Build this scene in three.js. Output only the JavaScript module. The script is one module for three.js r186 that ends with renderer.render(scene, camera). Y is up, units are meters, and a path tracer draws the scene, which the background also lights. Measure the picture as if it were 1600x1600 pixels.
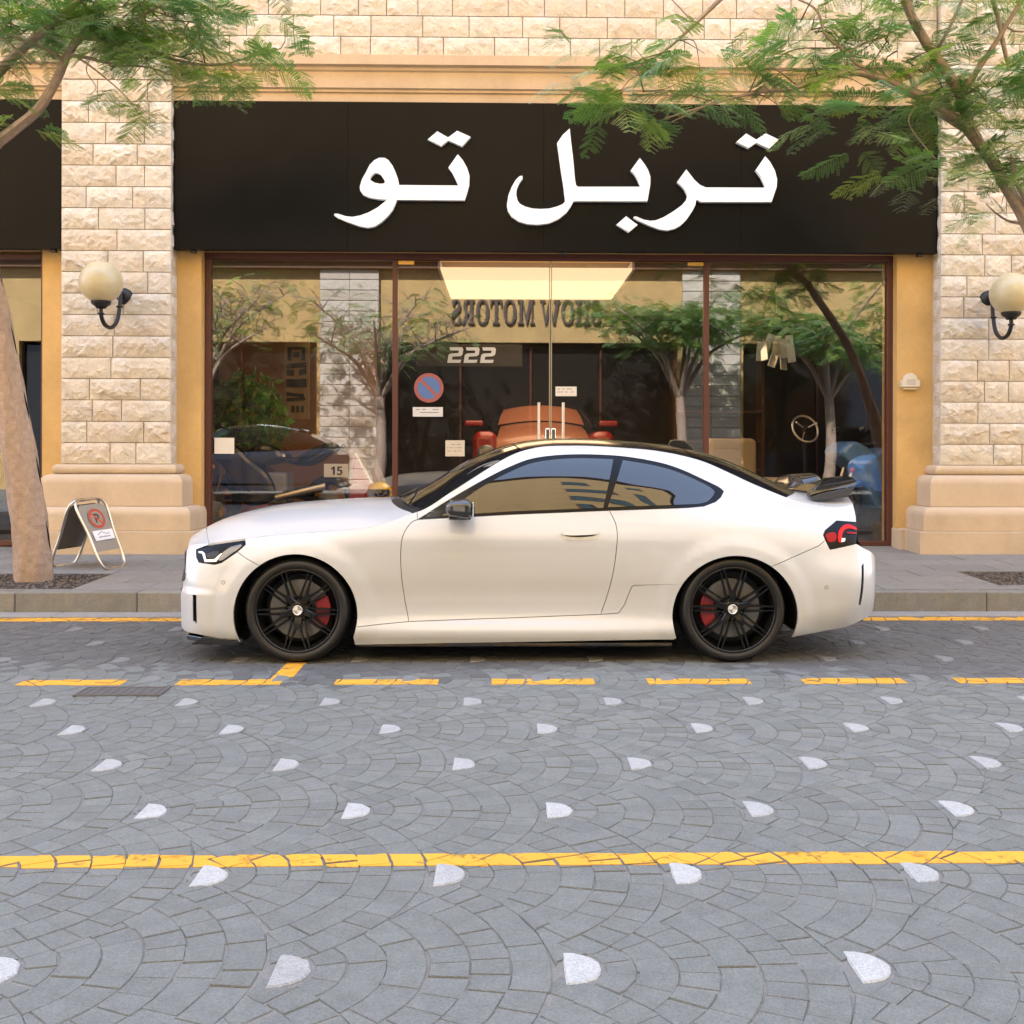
import * as THREE from 'three';
import { mergeGeometries } from 'three/addons/utils/BufferGeometryUtils.js';
import { RoundedBoxGeometry } from 'three/addons/geometries/RoundedBoxGeometry.js';
import { TextGeometry } from 'three/addons/geometries/TextGeometry.js';
import { FontLoader } from 'three/addons/loaders/FontLoader.js';
import { RectAreaLightUniformsLib } from 'three/addons/lights/RectAreaLightUniformsLib.js';

// ───────────────────────── camera, sky, sun, exposure ─────────────────────────
const scene = new THREE.Scene();
const EYE = 1.353, FPX = 1750, PX = 823, PY = 700, YAW = 0.0190, ROLL = 0.0018;
const camera = new THREE.PerspectiveCamera(2 * Math.atan(800 / FPX) * 180 / Math.PI, 1, 0.05, 900);
camera.position.set(0, EYE, 0);
camera.rotation.order = 'YXZ';
camera.rotation.set(0, -YAW, ROLL);
camera.setViewOffset(1600, 1600, 800 - PX, 800 - PY, 1600, 1600);   // a shifted lens: the verticals stay upright

const renderer = new THREE.WebGLRenderer({ antialias: true });
renderer.toneMapping = THREE.LinearToneMapping;
renderer.toneMappingExposure = 5.6;
renderer.shadowMap.enabled = true;

{ // hazy blue daylight sky
  const w = 256, h = 128, d = new Float32Array(w * h * 4);
  for (let j = 0; j < h; j++) {
    const e = Math.max(0, Math.sin(((j + 0.5) / h - 0.5) * Math.PI)), k = Math.pow(1 - e, 2.2);
    for (let i = 0; i < w; i++) {
      const o = (j * w + i) * 4;
      d[o] = 0.365 + 0.36 * k; d[o + 1] = 0.475 + 0.36 * k; d[o + 2] = 0.72 + 0.34 * k; d[o + 3] = 1;
    }
  }
  const t = new THREE.DataTexture(d, w, h, THREE.RGBAFormat, THREE.FloatType);
  t.mapping = THREE.EquirectangularReflectionMapping; t.magFilter = THREE.LinearFilter; t.needsUpdate = true;
  scene.background = t; scene.environment = t;
}
const sun = new THREE.DirectionalLight(new THREE.Color(1, 0.965, 0.92), 4.8);
sun.position.set(-14, 44, -44); sun.target.position.set(0, 0, -2);
sun.castShadow = true; sun.shadow.mapSize.set(2048, 2048); sun.shadow.radius = 1;
Object.assign(sun.shadow.camera, { left: -30, right: 30, top: 30, bottom: -30, near: 1, far: 120 });
scene.add(sun, sun.target);
RectAreaLightUniformsLib.init();

// ───────────────────────── helpers ─────────────────────────
function rng(seed) { let s = seed >>> 0; return () => { s = (s + 0x6d2b79f5) | 0; let t = Math.imul(s ^ (s >>> 15), 1 | s); t = (t + Math.imul(t ^ (t >>> 7), 61 | t)) ^ t; return ((t ^ (t >>> 14)) >>> 0) / 4294967296; }; }
const R = rng(7), rr = (a, b, r = R) => a + (b - a) * r();
const clamp = (x, a, b) => Math.min(b, Math.max(a, x)), lerp = (a, b, t) => a + (b - a) * t;
const smooth = (a, b, x) => { const t = clamp((x - a) / (b - a), 0, 1); return t * t * (3 - 2 * t); };
// where the sight line through a place in the picture stands at a real distance Z from the eye
function at(px, py, Z) {
  let x = (px - PX) / FPX, y = -(py - PY) / FPX; const c = Math.cos(ROLL), s = Math.sin(ROLL);
  [x, y] = [c * x - s * y, s * x + c * y];
  const cy = Math.cos(YAW), sy = Math.sin(YAW), dx = cy * x + sy, dz = sy * x - cy, t = -Z / dz;
  return new THREE.Vector3(dx * t, EYE + y * t, -Z);
}
const used = new Map();
function numbered(n) { const k = used.get(n) ?? 0; used.set(n, k + 1); return k ? `${n}_${String(k).padStart(3, '0')}` : n; }
function tag(o, label, category, group, kind) { o.userData.label = label; if (category) o.userData.category = category; if (group) o.userData.group = group; if (kind) o.userData.kind = kind; return o; }
function thing(name, label, category, pos = [0, 0, 0], turn = 0, group) { const o = new THREE.Group(); o.name = numbered(name); o.position.set(...pos); o.rotation.y = turn; scene.add(o); return tag(o, label, category, group); }
function mesh(name, g, m, parent = scene, kind) {
  const o = new THREE.Mesh(Array.isArray(g) ? merge(g) : g, m); o.name = parent === scene ? numbered(name) : name; o.castShadow = o.receiveShadow = true;
  if (kind) o.userData.kind = kind; parent.add(o); return o;
}
function group(name, parent) { const o = new THREE.Group(); o.name = parent === scene ? numbered(name) : name; parent.add(o); return o; }
function plain(g) { const h = g.index ? g.toNonIndexed() : g.clone(); for (const k of Object.keys(h.attributes)) if (!['position', 'normal', 'uv'].includes(k)) h.deleteAttribute(k); if (!h.attributes.normal) h.computeVertexNormals(); if (!h.attributes.uv) h.setAttribute('uv', new THREE.BufferAttribute(new Float32Array(h.attributes.position.count * 2), 2)); return h; }
function merge(list) { return list.length === 1 ? list[0] : mergeGeometries(list.map(plain)); }
function boxUV(g, s = 1) { // uv in metres from the dominant direction
  g = g.index ? g.toNonIndexed() : g; if (!g.attributes.normal) g.computeVertexNormals();
  const p = g.attributes.position, n = g.attributes.normal, uv = new Float32Array(p.count * 2);
  for (let i = 0; i < p.count; i++) {
    const a = Math.abs(n.getX(i)), b = Math.abs(n.getY(i)), c = Math.abs(n.getZ(i));
    const [u, v] = c >= a && c >= b ? [p.getX(i), p.getY(i)] : b >= a ? [p.getX(i), p.getZ(i)] : [p.getZ(i), p.getY(i)];
    uv[i * 2] = u / s; uv[i * 2 + 1] = v / s;
  }
  g.setAttribute('uv', new THREE.BufferAttribute(uv, 2)); return g;
}
function box(x0, x1, y0, y1, z0, z1) { const g = new THREE.BoxGeometry(x1 - x0, y1 - y0, z1 - z0); g.translate((x0 + x1) / 2, (y0 + y1) / 2, (z0 + z1) / 2); return boxUV(g); }
function rbox(x0, x1, y0, y1, z0, z1, r = 0.01, s = 2) { const g = new RoundedBoxGeometry(x1 - x0, y1 - y0, z1 - z0, s, r); g.translate((x0 + x1) / 2, (y0 + y1) / 2, (z0 + z1) / 2); return boxUV(g); }
const V = (x, y, z) => new THREE.Vector3(x, y, z);
function tube(pts, r, seg = 8, n = 0, closed = false) { return new THREE.TubeGeometry(new THREE.CatmullRomCurve3(pts.map((p) => p.isVector3 ? p : V(...p)), closed, 'centripetal'), n || pts.length * 6, r, seg, closed); }
function taper(pts, radii, seg = 8, n = 40) { // a limb whose radius changes along it
  const c = new THREE.CatmullRomCurve3(pts, false, 'centripetal'), g = new THREE.TubeGeometry(c, n, 1, seg, false), p = g.attributes.position, q = V(0, 0, 0);
  for (let i = 0; i <= n; i++) { c.getPointAt(i / n, q); const f = (i / n) * (radii.length - 1), k = Math.min(radii.length - 2, Math.floor(f)), r = lerp(radii[k], radii[k + 1], f - k);
    for (let j = 0; j <= seg; j++) { const a = i * (seg + 1) + j, w = r * (1 + 0.05 * Math.sin(j * 2.3 + i * 0.9)); p.setXYZ(a, q.x + (p.getX(a) - q.x) * w, q.y + (p.getY(a) - q.y) * w, q.z + (p.getZ(a) - q.z) * w); } }
  g.computeVertexNormals(); return g;
}
function rod(a, b, r, seg = 8, r2 = r) { const d = b.clone().sub(a), g = new THREE.CylinderGeometry(r2, r, d.length(), seg); g.translate(0, d.length() / 2, 0); g.applyQuaternion(new THREE.Quaternion().setFromUnitVectors(V(0, 1, 0), d.clone().normalize())); g.translate(a.x, a.y, a.z); return g; }
function prism(pts, depth, bevel = 0, holes = []) { // outline in x, y, thickened along +z
  const s = new THREE.Shape(pts.map(([x, y]) => new THREE.Vector2(x, y))); for (const h of holes) s.holes.push(new THREE.Path(h.map(([x, y]) => new THREE.Vector2(x, y))));
  return new THREE.ExtrudeGeometry(s, { depth, bevelEnabled: bevel > 0, bevelSize: bevel, bevelThickness: bevel, bevelSegments: 2, bevelOffset: -bevel, curveSegments: 6 });
}
function crom(p, n = 6, closed = false) { // smooth line through 2-D points
  const out = [], L = p.length, g = (i) => closed ? p[(i + L) % L] : p[clamp(i, 0, L - 1)];
  for (let i = 0; i < (closed ? L : L - 1); i++) for (let k = 0; k < n; k++) { const t = k / n, a = g(i - 1), b = g(i), c = g(i + 1), d = g(i + 2);
    out.push([0, 1].map((j) => 0.5 * (2 * b[j] + (c[j] - a[j]) * t + (2 * a[j] - 5 * b[j] + 4 * c[j] - d[j]) * t * t + (3 * b[j] - a[j] - 3 * c[j] + d[j]) * t * t * t))); }
  if (!closed) out.push(p[L - 1]); return out;
}
function clipAxis(poly, k, v, keepLess) { const out = []; for (let i = 0; i < poly.length; i++) { const a = poly[i], b = poly[(i + 1) % poly.length], ia = keepLess ? a[k] <= v : a[k] >= v, ib = keepLess ? b[k] <= v : b[k] >= v;
  if (ia) out.push(a); if (ia !== ib) { const t = (v - a[k]) / (b[k] - a[k]), q = [lerp(a[0], b[0], t), lerp(a[1], b[1], t)]; q[k] = v; out.push(q); } } return out; }
const clipRect = (p, x0, x1, y0, y1) => { for (const [k, v, l] of [[0, x0, 0], [0, x1, 1], [1, y0, 0], [1, y1, 1]]) { if (p.length < 3) return []; p = clipAxis(p, k, v, l); } return p; };
const area2 = (p) => { let a = 0; for (let i = 0; i < p.length; i++) { const b = p[(i + 1) % p.length]; a += p[i][0] * b[1] - b[0] * p[i][1]; } return a / 2; };
function raw(pos, idx, nor) { const g = new THREE.BufferGeometry(); g.setAttribute('position', new THREE.Float32BufferAttribute(pos, 3)); if (idx) g.setIndex(idx); if (nor) g.setAttribute('normal', new THREE.Float32BufferAttribute(nor, 3)); else g.computeVertexNormals(); return g; }

// ───────────────────────── textures and materials ─────────────────────────
function noiseTile(n, cell, seed, oct = 4) { // tiling value noise 0..1
  const out = new Float32Array(n * n); let amp = 1, tot = 0;
  for (let o = 0; o < oct; o++, cell /= 2, amp *= 0.55) { const c = Math.max(1, Math.round(n / cell)), r = rng(seed + o * 31), g = Float32Array.from({ length: c * c }, r); tot += amp;
    for (let y = 0; y < n; y++) for (let x = 0; x < n; x++) { const fx = x / n * c, fy = y / n * c, ix = Math.floor(fx), iy = Math.floor(fy); let tx = fx - ix, ty = fy - iy; tx = tx * tx * (3 - 2 * tx); ty = ty * ty * (3 - 2 * ty);
      const a = g[(iy % c) * c + ix % c], b = g[(iy % c) * c + (ix + 1) % c], d = g[((iy + 1) % c) * c + ix % c], e = g[((iy + 1) % c) * c + (ix + 1) % c];
      out[y * n + x] += amp * lerp(lerp(a, b, tx), lerp(d, e, tx), ty); } }
  for (let i = 0; i < out.length; i++) out[i] /= tot; return out;
}
function tex(n, f, srgb = true, rep = 1) { // f(i) -> [r, g, b] in 0..255
  const d = new Uint8Array(n * n * 4); for (let i = 0; i < n * n; i++) { const c = f(i); d[i * 4] = c[0]; d[i * 4 + 1] = c[1] ?? c[0]; d[i * 4 + 2] = c[2] ?? c[0]; d[i * 4 + 3] = 255; }
  const t = new THREE.DataTexture(d, n, n); t.wrapS = t.wrapT = THREE.RepeatWrapping; t.magFilter = THREE.LinearFilter; if (srgb) t.colorSpace = THREE.SRGBColorSpace; t.repeat.set(rep, rep); t.needsUpdate = true; return t;
}
const N1 = noiseTile(512, 64, 11, 6), N2 = noiseTile(512, 8, 23, 3), N3 = noiseTile(512, 128, 37, 4), N4 = noiseTile(512, 2, 51, 1);
const tone = (a, b, c, lo, span) => (i) => { const v = clamp(lo + span * (a * (N1[i] - 0.5) + b * (N2[i] - 0.5) + c * (N4[i] - 0.5)), 0, 255); return [v, v, v]; };
const stoneMap = tex(512, (i) => { const v = 236 + 48 * (N1[i] - 0.5) + 34 * (N2[i] - 0.5), w = 20 * (N3[i] - 0.5); return [clamp(v + w * 0.3, 0, 255), clamp(v - Math.abs(w) * 0.4, 0, 255), clamp(v - w - 6, 0, 255)]; }, true, 1.3);
const stoneBump = tex(512, (i) => [clamp(128 + 200 * (N1[i] - 0.5) + 120 * (N2[i] - 0.5), 0, 255)], false, 2.1);
const paveMap = tex(512, tone(0.5, 0.6, 0.9, 222, 62), true, 2.3), paveBump = tex(512, tone(0.3, 0.8, 0.7, 128, 150), false, 2.3);
const streakMap = tex(512, (i) => { const v = 236 + 34 * (N3[i] - 0.5) + 20 * (N1[i] - 0.5) + 10 * (N2[i] - 0.5); return [clamp(v, 0, 255), clamp(v - 2, 0, 255), clamp(v - 5, 0, 255)]; }, true, 0.45);
const wearMap = tex(512, (i) => { const w = smooth(0.56, 0.72, N1[i] * 0.55 + N2[i] * 0.45) * 0.62, v = 240 + 26 * (N3[i] - 0.5); return [clamp(v * (1 - w * 0.55), 0, 255), clamp(v * (1 - w * 0.45), 0, 255), clamp(v * (1 - w * 0.1) , 0, 255)]; }, true, 0.9);
const boardBump = tex(512, (i) => [clamp(128 + 260 * (N3[i] - 0.5), 0, 255)], false, 0.35);
const plasterBump = tex(512, tone(0.5, 0.8, 0.4, 128, 110), false, 1.4);
const barkMap = tex(512, (i) => { const v = 222 + 64 * (N1[i] - 0.5) + 44 * (N2[i] - 0.5); return [clamp(v, 0, 255), clamp(v * 0.96, 0, 255), clamp(v * 0.92, 0, 255)]; }, true, 3);
const lin = (r, g, b) => new THREE.Color().setRGB(r, g, b);
const std = (c, rough, o = {}) => new THREE.MeshStandardMaterial({ color: c, roughness: rough, ...o });
const phy = (c, rough, o = {}) => new THREE.MeshPhysicalMaterial({ color: c, roughness: rough, ...o });
const stoneTints = [[0.675, 0.60, 0.53], [0.705, 0.635, 0.572], [0.65, 0.57, 0.497], [0.72, 0.652, 0.592], [0.672, 0.576, 0.497], [0.685, 0.622, 0.558]];
const M = {
  stones: stoneTints.map((c) => std(lin(...c), 0.92, { map: stoneMap, bumpMap: stoneBump, bumpScale: 0.004 })),
  mortar: std(lin(0.60, 0.51, 0.41), 0.95, { map: stoneMap }),
  smoothStone: std(lin(0.62, 0.465, 0.315), 0.85, { map: streakMap, bumpMap: plasterBump, bumpScale: 0.0015 }),
  plinth: std(lin(0.60, 0.475, 0.345), 0.85, { map: streakMap, bumpMap: plasterBump, bumpScale: 0.0015 }),
  yellow: std(lin(0.68, 0.44, 0.175), 0.9, { map: streakMap, bumpMap: plasterBump, bumpScale: 0.002 }),
  mahogany: std(lin(0.085, 0.024, 0.016), 0.45),
  signBoard: phy(lin(0.0045, 0.0045, 0.0055), 0.26, { specularIntensity: 0.2, bumpMap: boardBump, bumpScale: 0.012 }),
  letter: std(lin(0.86, 0.87, 0.89), 0.5),
  glass: phy(lin(0.80, 0.74, 0.66), 0.0, { transmission: 1, thickness: 0, ior: 2.15 }),
  black: std(lin(0.012, 0.012, 0.013), 0.5), blackGloss: phy(lin(0.008, 0.008, 0.009), 0.18, { clearcoat: 1, clearcoatRoughness: 0.05 }),
  iron: std(lin(0.018, 0.018, 0.02), 0.45, { metalness: 0.3 }),
  steel: std(lin(0.62, 0.58, 0.52), 0.28, { metalness: 1 }), chrome: std(lin(0.85, 0.85, 0.85), 0.08, { metalness: 1 }),
  pave: [[0.200, 0.211, 0.198], [0.210, 0.221, 0.208], [0.191, 0.201, 0.189], [0.221, 0.232, 0.219], [0.232, 0.242, 0.228], [0.135, 0.135, 0.132], [0.148, 0.148, 0.145], [0.124, 0.124, 0.122], [0.156, 0.156, 0.153], [0.14, 0.139, 0.135]].map((c) => std(lin(...c), 0.75, { map: paveMap, bumpMap: paveBump, bumpScale: 0.002 })),  // the darker latter half has the parking bay's shade mixed into its colour
  joint: std(lin(0.25, 0.245, 0.23), 0.95, { map: paveMap }),
  road: std(lin(0.21, 0.215, 0.218), 0.85, { map: paveMap, bumpMap: paveBump, bumpScale: 0.004 }),
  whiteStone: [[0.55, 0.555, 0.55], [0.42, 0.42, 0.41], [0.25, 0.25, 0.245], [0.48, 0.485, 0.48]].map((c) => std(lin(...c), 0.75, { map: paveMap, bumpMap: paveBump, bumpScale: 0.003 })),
  linePaint: std(lin(0.78, 0.385, 0.03), 0.65, { map: wearMap }),
  slabs: [[0.272, 0.256, 0.235], [0.292, 0.275, 0.253], [0.252, 0.24, 0.222], [0.277, 0.258, 0.235]].map((c) => std(lin(...c), 0.85, { map: paveMap, bumpMap: paveBump, bumpScale: 0.002 })),
  kerb: [[0.25, 0.24, 0.222], [0.232, 0.224, 0.208], [0.268, 0.257, 0.238]].map((c) => std(lin(...c), 0.88, { map: stoneMap, bumpMap: paveBump, bumpScale: 0.003 })),
  gutter: std(lin(0.36, 0.34, 0.32), 0.85, { map: paveMap }),
  soil: std(lin(0.075, 0.062, 0.052), 0.98, { map: barkMap, bumpMap: paveBump, bumpScale: 0.02 }),
  bark: std(lin(0.50, 0.40, 0.335), 0.92, { map: barkMap, bumpMap: stoneBump, bumpScale: 0.006 }), twig: std(lin(0.15, 0.10, 0.075), 0.9),
  leaf: phy(lin(1, 1, 1), 0.75, { transmission: 0.55, thickness: 0, side: THREE.DoubleSide }),
  paint: phy(lin(0.50, 0.513, 0.53), 0.36, { clearcoat: 0.9, clearcoatRoughness: 0.1 }),
  carBlack: phy(lin(0.01, 0.01, 0.011), 0.25, { clearcoat: 1, clearcoatRoughness: 0.03 }),
  carGlass: phy(lin(0.008, 0.009, 0.011), 0.02, { ior: 1.68 }),
  roofBlack: phy(lin(0.012, 0.011, 0.011), 0.12, { ior: 1.7 }),
  trim: phy(lin(0.004, 0.004, 0.006), 0.3, { specularIntensity: 0.3 }), tyre: std(lin(0.008, 0.008, 0.0085), 0.55), rim: phy(lin(0.004, 0.004, 0.0045), 0.3, { clearcoat: 0.25, clearcoatRoughness: 0.1, specularIntensity: 0.6 }),
  disc: std(lin(0.26, 0.25, 0.24), 0.45, { metalness: 0.8 }), caliper: phy(lin(0.20, 0.005, 0.010), 0.4, { clearcoat: 0.3 }),
  redLens: phy(lin(0.60, 0.012, 0.012), 0.4, { specularIntensity: 0.3 }), darkRed: phy(lin(0.30, 0.008, 0.010), 0.4, { specularIntensity: 0.3 }),
  lens: phy(lin(0.13, 0.15, 0.18), 0.15, { clearcoat: 1 }), drl: phy(lin(0.75, 0.77, 0.78), 0.2, { clearcoat: 1 }),
  white: std(lin(0.75, 0.74, 0.72), 0.6), red: phy(lin(0.30, 0.02, 0.02), 0.35, { clearcoat: 0.7 }), orange: phy(lin(0.62, 0.16, 0.03), 0.4), gold: std(lin(0.55, 0.33, 0.10), 0.35, { metalness: 0.9 }),
  helmet: phy(lin(0.75, 0.50, 0.02), 0.25, { clearcoat: 1 }), blue: phy(lin(0.13, 0.30, 0.62), 0.3, { clearcoat: 1 }), grey: std(lin(0.22, 0.22, 0.23), 0.5),
};
const font = await new FontLoader().loadAsync('fonts/droid/droid_sans_bold.typeface.json'), serif = await new FontLoader().loadAsync('fonts/droid/droid_serif_bold.typeface.json');
function print(w, h, draw, mpx = 300) { const c = document.createElement('canvas'); c.width = Math.round(w * mpx); c.height = Math.round(h * mpx); const x = c.getContext('2d'); draw(x, c.width, c.height); const t = new THREE.CanvasTexture(c); t.colorSpace = THREE.SRGBColorSpace; return t; }

// ───────────────────────── ground, road, pavement ─────────────────────────
const ZK = -9.21, ZFAR = 3.4;            // kerb face on the shop's side, kerb on the side behind the camera
mesh('ground', boxUV(new THREE.PlaneGeometry(1200, 1200).rotateX(-Math.PI / 2).translate(0, -0.06, 0)), M.road, scene, 'structure');
const road = group('road', scene); road.userData.kind = 'structure'; tag(road, 'grey road of fan-laid stone setts with white half-round stones');
mesh('road_bed', box(-60, 60, -0.05, -0.0055, ZK, ZFAR), M.joint, road);
mesh('road_surface', [box(-60, 60, -0.005, 0, -1.55, ZFAR), box(-60, -8.2, -0.016, 0, ZK, -1.55), box(8.2, 60, -0.016, 0, ZK, -1.55)], M.road, road);
{ // fans of setts: roots every 0.754 m along the road, alternate rows shifted by half
  const r = rng(101), PITCH = 0.754, RF = 0.722, rows = [-1.0, -1.62, -2.26, -2.91, -3.555, -4.185, -4.8, -5.4, -5.98, -6.58, -7.18, -7.78, -8.38, -8.98, -9.58], radii = [0.088, 0.19, 0.295, 0.402, 0.51, 0.616, 0.722];
  const roots = []; rows.forEach((z, j) => { for (let k = -13; k <= 13; k++) roots.push({ x: 0.155 + (j % 2 ? 0 : 0.377) + k * PITCH, z, j }); });
  const half = (z) => 0.56 * Math.abs(z) + 1.9;
  const near = [], lots = [], paint = [[], [], []], spots = [];
  // painted areas, as convex outlines in x, z
  const lines = [], addLine = (x0, x1, z0, z1) => lines.push([[x0, z0], [x1, z0], [x1, z1], [x0, z1]]);
  addLine(-9, 9, -8.93, -8.77);
  addLine(-9, 9, -3.735, -3.63);
  for (let x = -0.98 - 0.903 * 8; x < 9; x += 0.903) addLine(x, x + 0.595, -6.56, -6.415);
  lines.push([[-1.37, -6.57], [-1.25, -6.57], [-1.25, -7.12], [-1.37, -7.12]]);
  const paintGeo = lines.map(() => []);
  function addSett(poly, tops, mat, sink) {
    let cx = 0, cz = 0; for (const p of poly) { cx += p[0]; cz += p[1]; } cx /= poly.length; cz /= poly.length;
    const a = area2(poly); if (Math.abs(a) < 0.0012) return;
    if (a > 0) poly = poly.slice().reverse();
    const top = poly.map(([x, z]) => { const d = Math.hypot(x - cx, z - cz) || 1, k = 1 - 0.0038 / d; return [cx + (x - cx) * k, cz + (z - cz) * k]; }), bot = poly.map(([x, z]) => { const d = Math.hypot(x - cx, z - cz) || 1, k = 1 - 0.0017 / d; return [cx + (x - cx) * k, cz + (z - cz) * k]; });
    const n = poly.length, pos = [], idx = [], y = tops;
    for (const p of top) pos.push(p[0], y, p[1]); for (const p of bot) pos.push(p[0], y - 0.004, p[1]); for (const p of bot) pos.push(p[0], -0.02, p[1]);
    const c2 = top.map(([x, z]) => new THREE.Vector2(x, -z)); for (const t of THREE.ShapeUtils.triangulateShape(c2, [])) idx.push(t[0], t[1], t[2]);
    for (let i = 0; i < n; i++) { const k = (i + 1) % n; for (const o of [0, n]) idx.push(o + i, o + n + i, o + k, o + k, o + n + i, o + n + k); }
    let g = raw(pos, idx).toNonIndexed(); g.computeVertexNormals(); g = boxUV(g);
    const d = Math.hypot(cx, cz); (d < 4.3 && Math.abs(cx) < 0.47 * Math.abs(cz) + 0.15 && cz < -2.55 ? near : lots).push({ g, d, m: mat, cx, cz });
    lines.forEach((ln, li) => { // the paint lies on each stone's own top, so the joints stay open
      let q = top; const x0 = Math.min(...ln.map((p) => p[0])), x1 = Math.max(...ln.map((p) => p[0])), z0 = Math.min(...ln.map((p) => p[1])), z1 = Math.max(...ln.map((p) => p[1]));
      const e = 0.004 * Math.sin(cx * 9.1) * Math.cos(cx * 23.7); q = clipRect(q, x0, x1, z0 + e, z1 + e); if (q.length < 3 || Math.abs(area2(q)) < 1e-4) return;
      const pp = q.map(([x, z]) => new THREE.Vector2(x, -z)), ps = [], ix = []; for (const p of q) ps.push(p[0], y + 0.0022, p[1]); for (const p of q) ps.push(p[0], y - 0.004, p[1]);
      for (const t of THREE.ShapeUtils.triangulateShape(pp, [])) ix.push(t[0], t[1], t[2]);
      for (let i = 0; i < q.length; i++) { const k = (i + 1) % q.length, m = q.length; ix.push(i, m + i, k, k, m + i, m + k); }
      const pg = raw(ps, ix).toNonIndexed(); pg.computeVertexNormals(); paintGeo[li].push(boxUV(pg));
    });
  }
  const inD = (rt, x, z, m) => x > rt.x - 0.012 - m && Math.hypot((x - rt.x) / 1.05, z - rt.z) < 0.1 + m;
  for (const rt of roots) {
    if (Math.abs(rt.x) > half(rt.z) + 0.8 || Math.abs(rt.x) > 8) continue;
    const doms = roots.filter((o) => o !== rt && o.x < rt.x - 0.05 && Math.abs(o.x - rt.x) < 1.45 && Math.abs(o.z - rt.z) < 1.4), ds = roots.filter((o) => Math.hypot(o.x - rt.x, o.z - rt.z) < 1);
    for (let k = 0; k < 6; k++) {
      const r0 = radii[k] + (k ? 0 : 0), r1 = radii[k + 1], rm = (r0 + r1) / 2, n = Math.max(3, Math.round(rm * 2.5 / 0.09)), off = rr(-0.5, 0.5, r) * (2.5 / n);
      for (let s = -1; s <= n; s++) {
        const a0 = -1.25 + (s + rr(-0.09, 0.09, r)) * 2.5 / n + off, a1 = -1.25 + (s + 1 + rr(-0.09, 0.09, r)) * 2.5 / n + off, w = rr(-0.004, 0.004, r);
        let poly = []; for (const a of [a0, (a0 + a1) / 2, a1]) poly.push([rt.x + (r1 + w) * Math.cos(a), rt.z + (r1 + w) * Math.sin(a)]); for (const a of [a1, (a0 + a1) / 2, a0]) poly.push([rt.x + (r0 + w) * Math.cos(a), rt.z + (r0 + w) * Math.sin(a)]);
        let bad = 0; const cx = poly.reduce((t, p) => t + p[0], 0) / 6, cz = poly.reduce((t, p) => t + p[1], 0) / 6;
        if (doms.some((o) => Math.hypot(cx - o.x, cz - o.z) < RF - 0.035) || cz < ZK + 0.27 || cz > -1.58 || Math.abs(cx) > 8.15) continue;
        poly = poly.map(([x, z]) => { for (let q = 0; q < 2; q++) { for (const o of doms) { const d = Math.hypot(x - o.x, z - o.z); if (d < RF + 0.002) { const f = (RF + 0.002) / d; x = o.x + (x - o.x) * f; z = o.z + (z - o.z) * f; } }
          for (const o of ds) if (inD(o, x, z, 0.004)) { bad++; if (x < o.x + 0.03 && Math.abs(z - o.z) < 0.085) x = o.x - 0.018; else { const d = Math.hypot(x - o.x, z - o.z) || 1e-3, f = 0.108 / d; x = o.x + (x - o.x) * f; z = o.z + (z - o.z) * f; } } } return [x, Math.max(z, ZK + 0.262)]; });
        addSett(poly, -0.0015 + rr(-0.0018, 0.0018, r), clamp(Math.floor(2.1 + 1.1 * (Math.sin(cx * 0.83 + 1.7 * Math.sin(cz * 0.61)) + Math.sin(cz * 1.37 + cx * 0.42 + 2)) * 0.75 + rr(-1.5, 1.7, r)), 0, 4) + (cz + 0.25 * Math.sin(cx * 1.7) + rr(-0.25, 0.25, r) < -6.75 ? 5 : 0), 0);  // setts in the parking bay switch to tones with the shade painted in
      }
    }
    if (rt.z > ZK + 0.3 && rt.z < -1.5) { // the white stone at the fan's root: flat to the left, round to the right
      const pts = []; for (let q = 0; q <= 10; q++) { const a = -Math.PI / 2 + Math.PI * q / 10; pts.push([rt.x + 0.097 * Math.cos(a) * rr(0.97, 1.05, r), rt.z + 0.089 * Math.sin(a) * rr(0.97, 1.04, r)]); }
      const a = new THREE.Shape(pts.map(([x, z]) => new THREE.Vector2(x, -z))), g = new THREE.ExtrudeGeometry(a, { depth: 0.016, bevelEnabled: true, bevelSize: 0.004, bevelThickness: 0.005, bevelOffset: -0.004, bevelSegments: 1 }).rotateX(-Math.PI / 2).translate(0, -0.0182 + rr(-0.001, 0.001, r), 0);
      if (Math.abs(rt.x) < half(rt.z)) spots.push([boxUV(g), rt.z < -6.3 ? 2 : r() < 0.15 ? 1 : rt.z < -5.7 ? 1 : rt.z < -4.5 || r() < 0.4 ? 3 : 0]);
    }
  }
  near.sort((a, b) => a.d - b.d);
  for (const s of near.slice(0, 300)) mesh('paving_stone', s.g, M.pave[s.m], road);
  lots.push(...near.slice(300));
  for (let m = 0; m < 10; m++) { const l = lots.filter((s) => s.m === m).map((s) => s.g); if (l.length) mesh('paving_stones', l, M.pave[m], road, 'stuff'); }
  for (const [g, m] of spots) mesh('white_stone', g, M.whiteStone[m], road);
  paintGeo.forEach((l) => { if (l.length) mesh('yellow_line', l, M.linePaint, road); });
}
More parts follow.
